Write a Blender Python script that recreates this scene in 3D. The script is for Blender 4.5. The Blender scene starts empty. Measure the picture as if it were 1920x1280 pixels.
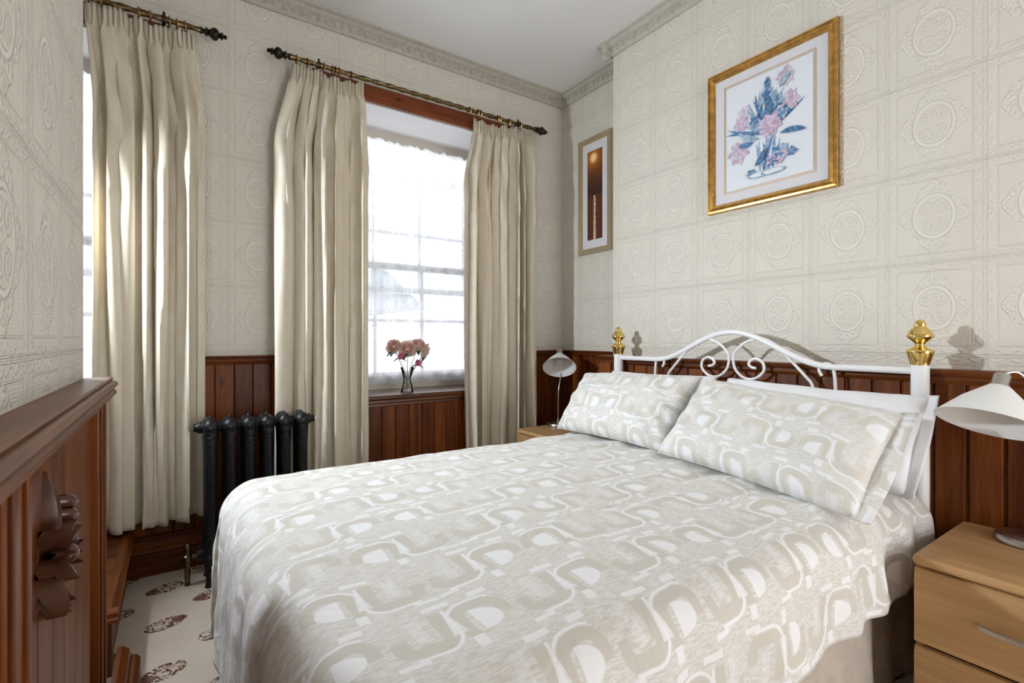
import bpy, bmesh, math, random
from mathutils import Vector, Matrix, noise
R = random.Random(7)
PI = math.pi
D = bpy.data
SC = bpy.context.scene
COL = SC.collection

# ------------------------------------------------------------------ camera
H = 1.09                      # eye height
YAW = math.radians(34.3)
cam = D.cameras.new('camera'); camo = D.objects.new('camera', cam); COL.objects.link(camo)
cam.sensor_width = 36.0
cam.lens = 927.5 / 1920 * 36
cam.shift_y = -7 / 1920
cam.clip_start = 0.02
camo.location = (0, 0, H)
camo.rotation_euler = (PI / 2, 0, -YAW)
SC.camera = camo

# ------------------------------------------------------------------ world, light, exposure
w = D.worlds.new('overcast_sky'); SC.world = w; w.use_nodes = True
bg = w.node_tree.nodes['Background']
bg.inputs[0].default_value = (0.985, 0.985, 1.0, 1); bg.inputs[1].default_value = 3.4
def area(name, loc, target, sx, sy, watts, col):
    l = D.lights.new(name, 'AREA'); l.shape = 'RECTANGLE'; l.size = sx; l.size_y = sy
    l.energy = watts; l.color = col
    o = D.objects.new(name, l); COL.objects.link(o); o.location = loc
    o.rotation_euler = (Vector(target) - Vector(loc)).to_track_quat('-Z', 'Y').to_euler()
    return o
# added area light behind the projecting wall, stands in for an unseen hard source
area('unseen_key_light', (-0.62, 2.61, 1.62), (2.0, 1.1, 1.0), 0.09, 0.12, 15.5, (0.86, 0.93, 1.0)).data.spread = math.radians(125)
vs = SC.view_settings
vs.view_transform = 'Standard'; vs.look = 'None'; vs.gamma = 1; vs.use_curve_mapping = False
vs.exposure = 0.84
SC.cycles.use_denoising = True
SC.cycles.max_bounces = 7; SC.cycles.diffuse_bounces = 5; SC.cycles.glossy_bounces = 3; SC.cycles.transparent_max_bounces = 12
SC.cycles.use_adaptive_sampling = True; SC.cycles.adaptive_threshold = 0.035
SC.cycles.sample_clamp_indirect = 6

# ------------------------------------------------------------------ room numbers (metres)
YW = 2.826      # window wall face
XA = 2.382      # alcove wall face
XB = 2.194      # chimney breast face
YB = 2.128      # chimney breast corner
XL = -0.188     # projecting wall on the left
YL = 1.62       # its end
ZC = 2.862      # ceiling
ZD = 1.0        # dado top
YBACK = -1.6    # added wall behind the camera, open only through its gap
XFARL = -1.75
WIN = [(-1.27, -0.09), (0.66, 1.84)]   # window openings in x
ZS, ZH = 0.754, 2.447                  # sill and head height
YG = 3.16                              # window plane

# ------------------------------------------------------------------ helpers: node maths
class V:
    def __init__(s, t, sock): s.t = t; s.s = sock
    def _m(s, op, *a):
        n = s.t.nodes.new('ShaderNodeMath'); n.operation = op
        for i, x in enumerate((s,) + a):
            if isinstance(x, V): s.t.links.new(x.s, n.inputs[i])
            else: n.inputs[i].default_value = x
        return V(s.t, n.outputs[0])
    def __add__(s, o): return s._m('ADD', o)
    __radd__ = __add__
    def __sub__(s, o): return s._m('SUBTRACT', o)
    def __rsub__(s, o): return (s * -1.0) + o
    def __mul__(s, o): return s._m('MULTIPLY', o)
    __rmul__ = __mul__
    def __truediv__(s, o): return s._m('DIVIDE', o)
    def abs(s): return s._m('ABSOLUTE')
    def max(s, o): return s._m('MAXIMUM', o)
    def min(s, o): return s._m('MINIMUM', o)
    def sqrt(s): return s._m('SQRT')
    def sin(s): return s._m('SINE')
    def cos(s): return s._m('COSINE')
    def floor(s): return s._m('FLOOR')
    def fmod(s, o): return s._m('FLOORED_MODULO', o)
    def lt(s, o): return s._m('LESS_THAN', o)
    def gt(s, o): return s._m('GREATER_THAN', o)
    def atan2(s, o): return s._m('ARCTAN2', o)
    def step(s, a, b):
        n = s.t.nodes.new('ShaderNodeMapRange'); n.interpolation_type = 'SMOOTHSTEP'
        s.t.links.new(s.s, n.inputs[0]); n.inputs[1].default_value = a; n.inputs[2].default_value = b
        n.inputs[3].default_value = 0; n.inputs[4].default_value = 1
        return V(s.t, n.outputs[0])
def hyp(a, b): return (a * a + b * b).sqrt()
def new_mat(name):
    m = D.materials.new(name); m.use_nodes = True
    return m, m.node_tree, m.node_tree.nodes['Principled BSDF']
def coords(t, kind='Object'):
    n = t.nodes.new('ShaderNodeTexCoord'); s = t.nodes.new('ShaderNodeSeparateXYZ')
    t.links.new(n.outputs[kind], s.inputs[0])
    return V(t, s.outputs[0]), V(t, s.outputs[1]), V(t, s.outputs[2]), n.outputs[kind]
def comb(t, x, y, z):
    n = t.nodes.new('ShaderNodeCombineXYZ')
    for i, q in enumerate((x, y, z)):
        if isinstance(q, V): t.links.new(q.s, n.inputs[i])
        else: n.inputs[i].default_value = q
    return n.outputs[0]
def noise_t(t, vec, scale, detail=3, rough=0.5, dist=0.0, dim='3D'):
    n = t.nodes.new('ShaderNodeTexNoise'); n.noise_dimensions = dim; n.inputs['Scale'].default_value = scale
    n.inputs['Detail'].default_value = detail; n.inputs['Roughness'].default_value = rough
    n.inputs['Distortion'].default_value = dist
    if vec is not None: t.links.new(vec, n.inputs['Vector'])
    return V(t, n.outputs[0])
def voro(t, vec, scale, feature='F1', dim='2D'):
    n = t.nodes.new('ShaderNodeTexVoronoi'); n.voronoi_dimensions = dim; n.feature = feature; n.inputs['Scale'].default_value = scale
    t.links.new(vec, n.inputs['Vector'])
    return V(t, n.outputs[0])
def mixc(t, fac, a, b):
    n = t.nodes.new('ShaderNodeMix'); n.data_type = 'RGBA'
    if isinstance(fac, V): t.links.new(fac.s, n.inputs[0])
    else: n.inputs[0].default_value = fac
    for i, c in ((6, a), (7, b)):
        if isinstance(c, tuple): n.inputs[i].default_value = c + (1,)
        else: t.links.new(c, n.inputs[i])
    return n.outputs[2]
def bump(t, b, h, dist, strength=1.0):
    n = t.nodes.new('ShaderNodeBump'); n.inputs['Strength'].default_value = strength
    n.inputs['Distance'].default_value = dist
    t.links.new(h.s, n.inputs['Height']); t.links.new(n.outputs[0], b.inputs['Normal'])
def plain(name, col, rough=0.5, metal=0.0, nscale=0, namp=0.15, bdist=0.0, spec=None):
    m, t, b = new_mat(name)
    b.inputs['Roughness'].default_value = rough; b.inputs['Metallic'].default_value = metal
    if spec is not None: b.inputs['Specular IOR Level'].default_value = spec
    if nscale:
        _, _, _, vec = coords(t)
        n = noise_t(t, vec, nscale, 4)
        c2 = tuple(max(0, c * (1 - namp)) for c in col)
        t.links.new(mixc(t, n.step(0.35, 0.65), c2, col), b.inputs['Base Color'])
        if bdist: bump(t, b, n, bdist)
    else: b.inputs['Base Color'].default_value = col + (1,)
    return m
def wood(name, dark, light, axis='z', rough=0.40, freq=26, coat=0.06, knots=True):
    m, t, b = new_mat(name)
    x, y, z, vec = coords(t)
    oi = t.nodes.new('ShaderNodeObjectInfo'); rnd = V(t, oi.outputs['Random'])
    sc = {'x': (0.06, 1, 1), 'y': (1, 0.06, 1), 'z': (1, 1, 0.06)}[axis]
    p = comb(t, x * sc[0] + rnd * 7.0, y * sc[1] + rnd * 3.0, z * sc[2] + rnd * 5.0)
    g = noise_t(t, p, freq, 5, 0.6, 0.6)
    f = noise_t(t, p, freq * 6, 2)
    fac = (g * 0.75 + f * 0.25 + (rnd - 0.5) * 0.18).step(0.3, 0.72)
    col = mixc(t, fac, dark, light)
    if knots:
        ks = {'x': (0.35, 1, 1), 'y': (1, 0.35, 1), 'z': (1, 1, 0.35)}[axis]
        kv = comb(t, x * ks[0] + rnd * 9.0, y * ks[1] + rnd * 4.0, z * ks[2] + rnd * 6.0)
        k = voro(t, kv, 6.5, 'F1', '3D').step(0.09, 0.04)
        col = mixc(t, k * 0.75, col, tuple(c * 0.3 for c in dark))
    t.links.new(col, b.inputs['Base Color'])
    b.inputs['Roughness'].default_value = rough
    b.inputs['Specular IOR Level'].default_value = 0.22
    b.inputs['Coat Weight'].default_value = coat; b.inputs['Coat Roughness'].default_value = 0.25
    bump(t, b, g * 0.6 + f * 0.4, 0.0006)
    return m
def wallpaper(name, ax, cu=0.076, cz=0.2555, depth=0.0036):
    m, t, b = new_mat(name)
    x, y, z, vec = coords(t)
    U = x if ax == 'x' else y
    W, Ht = 0.27, 0.322
    su = (U + cu).fmod(W) - W / 2; sv = (z + cz).fmod(Ht) - Ht / 2
    pu = su.abs(); pv = sv.abs()
    r = hyp(pu / 0.057, pv / 0.076)
    th = (pv / 0.076).atan2(pu / 0.057)
    ring = r.step(0.84, 0.92) * r.step(1.08, 1.0)
    sym = comb(t, pu, pv, 0.0)
    # scrolls: curling bands from a warped radial wave, mirrored in both axes
    wn = noise_t(t, sym, 26, 1, 0.5, 0.0, '2D')
    curl = ((hyp(pu - 0.022, pv - 0.030) * 520.0 + (pv - 0.030).atan2(pu - 0.022) * 1.0).sin() * 0.5 + 0.5) * hyp(pu - 0.022, pv - 0.030).step(0.027, 0.022)
    inner = r.step(0.82, 0.74) * (curl * 0.8 + (wn * 30.0).sin() * 0.16)
    edge = 1.50 + (th * 4.0).cos() * 0.20 + (th * 12.0).cos() * 0.06
    lob = (edge - r).step(0.0, 0.08) * r.step(1.06, 1.12)
    leafy = voro(t, sym, 75).step(0.65, 0.1)
    outer = lob * (leafy * 0.7 + 0.3)
    bu = pu.step(0.108, 0.111); bv = pv.step(0.134, 0.137)
    border = bu.max(bv)
    along = (pv * 130.0).sin() * bu * (1.0 - bv) * 0.006 + (pu * 130.0).sin() * bv * 0.006
    vine = ((pu - 0.121 + along).abs().step(0.006, 0.002) * bu * (1.0 - bv)).max((pv - 0.148 + along).abs().step(0.006, 0.002) * bv)
    bo = vine * 0.45 + border * voro(t, sym, 95).step(0.6, 0.15) * 0.28
    lines = (pu - 0.104).abs().step(0.0026, 0.0012) * pv.lt(0.134)
    lines = lines.max((pv - 0.130).abs().step(0.0026, 0.0012) * pu.lt(0.108))
    lines = lines.max((pu - 0.130).abs().step(0.003, 0.001)).max((pv - 0.157).abs().step(0.003, 0.001))
    hatch = ((sv * (2 * PI / 0.0062)).sin() + (su * (2 * PI / 0.0062)).sin()) * 0.045
    hatch = hatch * (1.0 - border) * (1.0 - lob) * r.gt(1.0)
    hgt = ring * 0.9 + inner * 0.8 + outer + bo + lines * 0.6 + hatch
    bump(t, b, hgt, depth, 0.85)
    n = noise_t(t, vec, 2.5, 1)
    col = mixc(t, n, (0.655, 0.62, 0.545), (0.685, 0.65, 0.58))
    t.links.new(mixc(t, (ring + inner * 0.5 + outer * 0.5 + bo * 0.5).min(1.0) * 0.42, col, (0.78, 0.755, 0.69)), b.inputs['Base Color'])
    b.inputs['Roughness'].default_value = 0.62
    return m
def fabric_print(name, uvscale=1.0, base=(0.585, 0.56, 0.50), white=(0.81, 0.815, 0.83)):
    m, t, b = new_mat(name)
    u0, v0, _, vec = coords(t, 'UV')
    u0 = u0 * (uvscale * 1.12); v0 = v0 * (uvscale * 1.12)
    wob = noise_t(t, vec, 5 * uvscale, 2)
    u = u0 + (wob - 0.5) * 0.03; v = v0 + (wob - 0.5) * -0.02
    Wd, Hd = 0.27, 0.185
    row = (v / Hd).floor(); us = (u + row * 0.115) / Wd; colm = us.floor()
    wnz = t.nodes.new('ShaderNodeTexWhiteNoise'); wnz.noise_dimensions = '2D'
    t.links.new(comb(t, colm, row, 0.0), wnz.inputs['Vector']); sp = t.nodes.new('ShaderNodeSeparateColor'); t.links.new(wnz.outputs['Color'], sp.inputs[0])
    fx = V(t, sp.outputs[0]).gt(0.5) * 2.0 - 1.0; fy = V(t, sp.outputs[1]).gt(0.6) * -2.0 + 1.0
    cu = ((us - colm - 0.5) * Wd) * fx; cv = (v.fmod(Hd) - Hd / 2) * fy
    def rbox(cx, cy, hx, hy, r):
        dx = (cu - cx).abs() - (hx - r); dy = (cv - cy).abs() - (hy - r)
        return hyp(dx.max(0.0), dy.max(0.0)) + dx.max(dy).min(0.0) - r
    def mask(d, wdt): return d.step(wdt + 0.0014, wdt - 0.0014)
    def rect(cx, cy, hx, hy): return mask(((cu - cx).abs() - hx).max((cv - cy).abs() - hy), 0.0)
    A = rbox(-0.066, 0.012, 0.048, 0.062, 0.026)      # U band, open at the top
    B = rbox(0.066, -0.018, 0.050, 0.058, 0.034)      # arch band, open at the bottom
    cutA = cv.lt(0.056) * (1.0 - cu.lt(-0.07) * cv.gt(0.0)); cutB = cv.gt(-0.058) * (1.0 - cu.gt(0.07) * cv.lt(-0.02))
    stroke = (mask((A + 0.002).abs(), 0.015) * cutA).max(mask((B + 0.002).abs(), 0.014) * cutB)
    brush = noise_t(t, comb(t, u * 14.0, v * 70.0, 0.0), 2.5, 3, 0.7, 0.0, '2D').step(0.38, 0.62)
    line = (mask((A - 0.019).abs(), 0.004) * cv.lt(0.055) * cu.gt(-0.10)).max(mask((B - 0.018).abs(), 0.0038) * cv.gt(-0.03) * cu.lt(0.11))
    leaf = (hyp((cu - 0.046) / 0.056, (cv + 0.012) / 0.036) - 1.0).step(0.04, -0.04) * cu.gt(0.046) * mask(B, -0.015)
    slot = rect(-0.066, 0.018, 0.014, 0.040)
    bars = rect(-0.004, 0.076, 0.030, 0.008).max(rect(0.098, 0.074, 0.022, 0.009)).max(rect(-0.108, -0.078, 0.026, 0.006)).max(rect(0.02, -0.072, 0.012, 0.016)).max(mask(((cu - 0.0).abs() - 0.010 + cv * 0.16).max((cv - 0.01).abs() - 0.045), 0.0) * (brush * 0.3 + 0.7))
    fillm = (brush * 0.50 + 0.08)
    wm = (fillm * (1.0 - stroke)).max(slot * (brush * 0.4 + 0.35)).max(leaf).max(line).max(bars * 0.95)
    t.links.new(mixc(t, wm, base, white), b.inputs['Base Color'])
    b.inputs['Roughness'].default_value = 0.8
    b.inputs['Sheen Weight'].default_value = 0.15
    bump(t, b, noise_t(t, vec, 9 * uvscale, 3, 0.6, 0.6, '2D'), 0.014, 0.45)
    return m
def curtain_mat():
    m, t, b = new_mat('curtain_damask')
    u, v, _, vec = coords(t, 'UV')
    du = u.fmod(0.12) - 0.06; row = (u / 0.12).floor()
    dv = (v + row * 0.1).fmod(0.2) - 0.1
    og = (du.abs() / 0.06 + dv.abs() / 0.1 - 0.75).abs()
    pat = og.step(0.12, 0.05).max((hyp(du / 0.03, dv / 0.05) - 0.7).abs().step(0.3, 0.15))
    pat = pat * (noise_t(t, vec, 60, 2) * 0.6 + 0.5)
    t.links.new(mixc(t, pat * 0.55, (0.74, 0.675, 0.55), (0.82, 0.775, 0.68)), b.inputs['Base Color'])
    b.inputs['Roughness'].default_value = 0.6; b.inputs['Sheen Weight'].default_value = 0.2
    tr = t.nodes.new('ShaderNodeBsdfTranslucent'); tr.inputs[0].default_value = (0.8, 0.68, 0.48, 1)
    mx = t.nodes.new('ShaderNodeMixShader'); mx.inputs[0].default_value = 0.22
    t.links.new(b.outputs[0], mx.inputs[1]); t.links.new(tr.outputs[0], mx.inputs[2])
    t.links.new(mx.outputs[0], t.nodes['Material Output'].inputs[0])
    return m
def see_through(name, tint, gloss=0.08, opac=0.0, opcol=(0.9, 0.9, 0.95), rough=0.02):
    m, t, b = new_mat(name)
    tb = t.nodes.new('ShaderNodeBsdfTransparent'); tb.inputs[0].default_value = tint + (1,)
    gl = t.nodes.new('ShaderNodeBsdfGlossy'); gl.inputs['Roughness'].default_value = rough
    lw = t.nodes.new('ShaderNodeFresnel'); lw.inputs[0].default_value = 1.45
    k = V(t, lw.outputs[0]) + gloss * 0.3
    mx = t.nodes.new('ShaderNodeMixShader'); t.links.new(k.s, mx.inputs[0])
    t.links.new(tb.outputs[0], mx.inputs[1]); t.links.new(gl.outputs[0], mx.inputs[2])
    t.links.new(mx.outputs[0], t.nodes['Material Output'].inputs[0])
    return m
def lace_mat():
    m, t, b = new_mat('net_lace')
    u, v, _, vec = coords(t, 'UV')
    b.inputs['Base Color'].default_value = (0.88, 0.89, 0.93, 1); b.inputs['Roughness'].default_value = 0.9
    du = u.fmod(0.16) - 0.08
    band = du.abs().step(0.05, 0.03)
    flo = noise_t(t, vec, 34, 3, 0.55, 1.2).step(0.5, 0.6) * band
    stripe = (u * (2 * PI / 0.013)).sin() * 0.06
    edge = v.step(0.10, 0.05).max(v.step(1.50, 1.54))
    op = (flo * 0.22 + 0.60 + stripe + edge * 0.2).min(0.94)
    tl = t.nodes.new('ShaderNodeBsdfTranslucent'); tl.inputs[0].default_value = (0.9, 0.92, 0.97, 1)
    m0 = t.nodes.new('ShaderNodeMixShader'); m0.inputs[0].default_value = 0.85
    t.links.new(b.outputs[0], m0.inputs[1]); t.links.new(tl.outputs[0], m0.inputs[2])
    tb = t.nodes.new('ShaderNodeBsdfTransparent')
    mx = t.nodes.new('ShaderNodeMixShader'); t.links.new(op.s, mx.inputs[0])
    t.links.new(tb.outputs[0], mx.inputs[1]); t.links.new(m0.outputs[0], mx.inputs[2])
    t.links.new(mx.outputs[0], t.nodes['Material Output'].inputs[0])
    return m
def carpet_mat():
    m, t, b = new_mat('carpet')
    x, y, z, vec = coords(t)
    col = (x + 0.113) / 0.165
    ci = col.floor(); cx = (col - ci - 0.5) * 0.165
    odd = ci.fmod(2.0)
    yy = (y - 1.972 + 0.165 + odd * 0.165)
    rowi = (yy / 0.33).floor()
    cy = yy.fmod(0.33) - 0.165
    sgn = rowi.fmod(2.0) * 2.0 - 1.0
    a = cx * 0.94 + cy * 0.34 ; c2 = cy * 0.94 - cx * 0.34
    a = a * sgn
    wn = noise_t(t, vec, 45, 3) - 0.5
    r = hyp(a / 0.070, c2 / 0.046) + wn * 0.28
    body = r.step(1.0, 0.93)
    lf = (noise_t(t, vec, 30, 1, 0.5, 1.0) * 30.0 + r * 7.0).sin() * 0.5 + 0.5
    inner = (lf * 0.75 + r.step(0.55, 0.95) * 0.35).step(0.42, 0.62)
    rose = hyp((a - 0.05) / 0.026, c2 / 0.026) + wn * 0.5
    rs = rose.step(1.0, 0.9)
    mk = (body * inner).max(rs * 0.92)
    fib = noise_t(t, vec, 420, 2)
    gr = mixc(t, noise_t(t, vec, 14, 3), (0.60, 0.51, 0.42), (0.72, 0.62, 0.52))
    dk = mixc(t, noise_t(t, vec, 60, 2).step(0.4, 0.6), (0.10, 0.030, 0.022), (0.20, 0.085, 0.05))
    t.links.new(mixc(t, mk, gr, dk), b.inputs['Base Color'])
    b.inputs['Roughness'].default_value = 0.95
    bump(t, b, fib, 0.003, 0.7)
    return m

M = {}
M['paper_x'] = wallpaper('embossed_wallpaper_window', 'x', 0.051, 0.263)
M['paper_left'] = wallpaper('embossed_wallpaper_left', 'y', 0.019, 0.228, 0.006)
M['paper_y'] = wallpaper('embossed_wallpaper_side', 'y')
M['ceil'] = plain('ceiling_paint', (0.72, 0.72, 0.71), 0.7, nscale=3, namp=0.03)
M['cornice'] = plain('cornice_plaster', (0.50, 0.475, 0.41), 0.7, nscale=40, namp=0.12, bdist=0.002)
M['carpet'] = carpet_mat()
DK, LT = (0.068, 0.015, 0.002), (0.20, 0.053, 0.007)
M['wood_z'] = wood('stained_pine_upright', DK, LT, 'z')
M['wood_x'] = wood('stained_pine_along_x', DK, LT, 'x', knots=False)
M['wood_y'] = wood('stained_pine_along_y', DK, LT, 'y', knots=False)
M['wood_lintel'] = wood('stained_pine_lintel', (0.13, 0.032, 0.010), (0.26, 0.068, 0.020), 'x')
M['sillwood'] = wood('polished_pine_sill', DK, LT, 'x', rough=0.3, coat=0.7, knots=False)
M['shelfwood'] = wood('stained_pine_shelf', (0.12, 0.048, 0.023), (0.235, 0.098, 0.05), 'y', rough=0.42, knots=False)
M['carved'] = plain('carved_wood', (0.085, 0.030, 0.014), 0.22, nscale=30, namp=0.4)
M['oak'] = wood('oak_veneer', (0.40, 0.225, 0.095), (0.56, 0.345, 0.165), 'y', rough=0.45, freq=18, coat=0.1, knots=False)
M['reveal'] = plain('white_reveal_paint', (0.76, 0.77, 0.79), 0.6, nscale=4, namp=0.03)
M['beigepaint'] = plain('beige_frame_paint', (0.62, 0.575, 0.50), 0.5, nscale=6, namp=0.05)
M['whitepaint'] = plain('white_gloss_paint', (0.80, 0.80, 0.81), 0.3, nscale=5, namp=0.02)
M['bedwhite'] = plain('white_enamel', (0.84, 0.84, 0.85), 0.25, nscale=5, namp=0.02)
M['brass'] = plain('polished_brass', (0.83, 0.60, 0.20), 0.14, 1.0)
M['oldbrass'] = plain('aged_brass', (0.20, 0.14, 0.065), 0.32, 1.0, nscale=60, namp=0.5)
M['bronze'] = plain('dark_bronze', (0.045, 0.035, 0.028), 0.3, 0.8, nscale=60, namp=0.4)
M['ringmetal'] = plain('copper_ring', (0.33, 0.17, 0.06), 0.3, 0.9)
M['steel'] = plain('brushed_steel', (0.55, 0.52, 0.48), 0.28, 1.0, nscale=80, namp=0.1)
M['iron'] = plain('dark_cast_iron', (0.022, 0.022, 0.026), 0.38, 0.55, nscale=75, namp=0.5, bdist=0.004)
M['shade'] = plain('white_lamp_shade', (0.76, 0.76, 0.75), 0.5, nscale=5, namp=0.02)
M['bulb'] = plain('frosted_bulb', (0.75, 0.75, 0.74), 0.2)
M['curtain'] = curtain_mat()
M['net'] = lace_mat()
M['glass'] = see_through('window_glass', (0.97, 0.985, 0.99))
M['vaseglass'] = see_through('vase_glass', (0.975, 0.98, 0.98), gloss=0.1)
M['water'] = see_through('yellowed_water', (0.88, 0.82, 0.58), gloss=0.05)
M['duvet'] = fabric_print('retro_print_duvet')
M['pillowprint'] = fabric_print('retro_print_pillowcase', 1.15, (0.63, 0.605, 0.545), (0.81, 0.82, 0.84))
M['linen'] = plain('white_cotton', (0.80, 0.80, 0.83), 0.8, nscale=9, namp=0.04, bdist=0.008)
M['valance'] = plain('cream_valance', (0.50, 0.44, 0.37), 0.85, nscale=22, namp=0.12, bdist=0.006)
M['goldframe'] = plain('gilt_frame', (0.62, 0.35, 0.10), 0.28, 0.9, nscale=35, namp=0.3)
M['champagne'] = plain('champagne_frame', (0.50, 0.42, 0.29), 0.35, 0.6)
M['mat'] = plain('picture_mount', (0.66, 0.66, 0.70), 0.8, nscale=8, namp=0.02)
M['paperart'] = plain('print_paper', (0.72, 0.76, 0.82), 0.7, nscale=5, namp=0.03)
M['goldline'] = plain('gilt_line', (0.60, 0.40, 0.16), 0.4, 0.4)
M['art_blue'] = plain('ink_blue', (0.11, 0.26, 0.50), 0.7, nscale=70, namp=0.6)
M['art_pale'] = plain('ink_pale_blue', (0.36, 0.50, 0.66), 0.7, nscale=70, namp=0.4)
M['art_pink'] = plain('ink_pink', (0.64, 0.47, 0.62), 0.7, nscale=90, namp=0.35)
M['art_lilac'] = plain('ink_lilac', (0.66, 0.60, 0.73), 0.7, nscale=90, namp=0.3)
def petal_mat(name, col, tcol):
    m, t, b = new_mat(name)
    _, _, _, vec = coords(t)
    t.links.new(mixc(t, noise_t(t, vec, 60, 2), tuple(c * 0.85 for c in col), col), b.inputs['Base Color']); b.inputs['Roughness'].default_value = 0.6
    tr = t.nodes.new('ShaderNodeBsdfTranslucent'); tr.inputs[0].default_value = tcol + (1,)
    mx = t.nodes.new('ShaderNodeMixShader'); mx.inputs[0].default_value = 0.5
    t.links.new(b.outputs[0], mx.inputs[1]); t.links.new(tr.outputs[0], mx.inputs[2]); t.links.new(mx.outputs[0], t.nodes['Material Output'].inputs[0])
    return m
M['petal'] = petal_mat('blush_petal', (0.88, 0.78, 0.70), (0.85, 0.7, 0.6)); M['petal_in'] = petal_mat('pink_inner_petal', (0.88, 0.64, 0.58), (0.85, 0.5, 0.45))
M['lily'] = plain('magenta_petal', (0.52, 0.10, 0.20), 0.5, nscale=60, namp=0.3)
M['leaf'] = plain('dark_green_leaf', (0.03, 0.085, 0.045), 0.45, nscale=30, namp=0.3)
M['stem'] = plain('green_stem', (0.05, 0.085, 0.04), 0.5, nscale=30, namp=0.3)
M['render_wall'] = plain('white_render', (0.74, 0.75, 0.76), 0.9, nscale=1.2, namp=0.06)
M['slate'] = plain('slate_roof', (0.50, 0.52, 0.56), 0.8, nscale=4, namp=0.15)
M['dimglass'] = plain('distant_pane', (0.45, 0.50, 0.55), 0.3)
M['street'] = plain('street_ground', (0.40, 0.40, 0.40), 0.9, nscale=2, namp=0.1)
M['plug'] = plain('white_plastic_vent', (0.75, 0.74, 0.70), 0.4)

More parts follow.
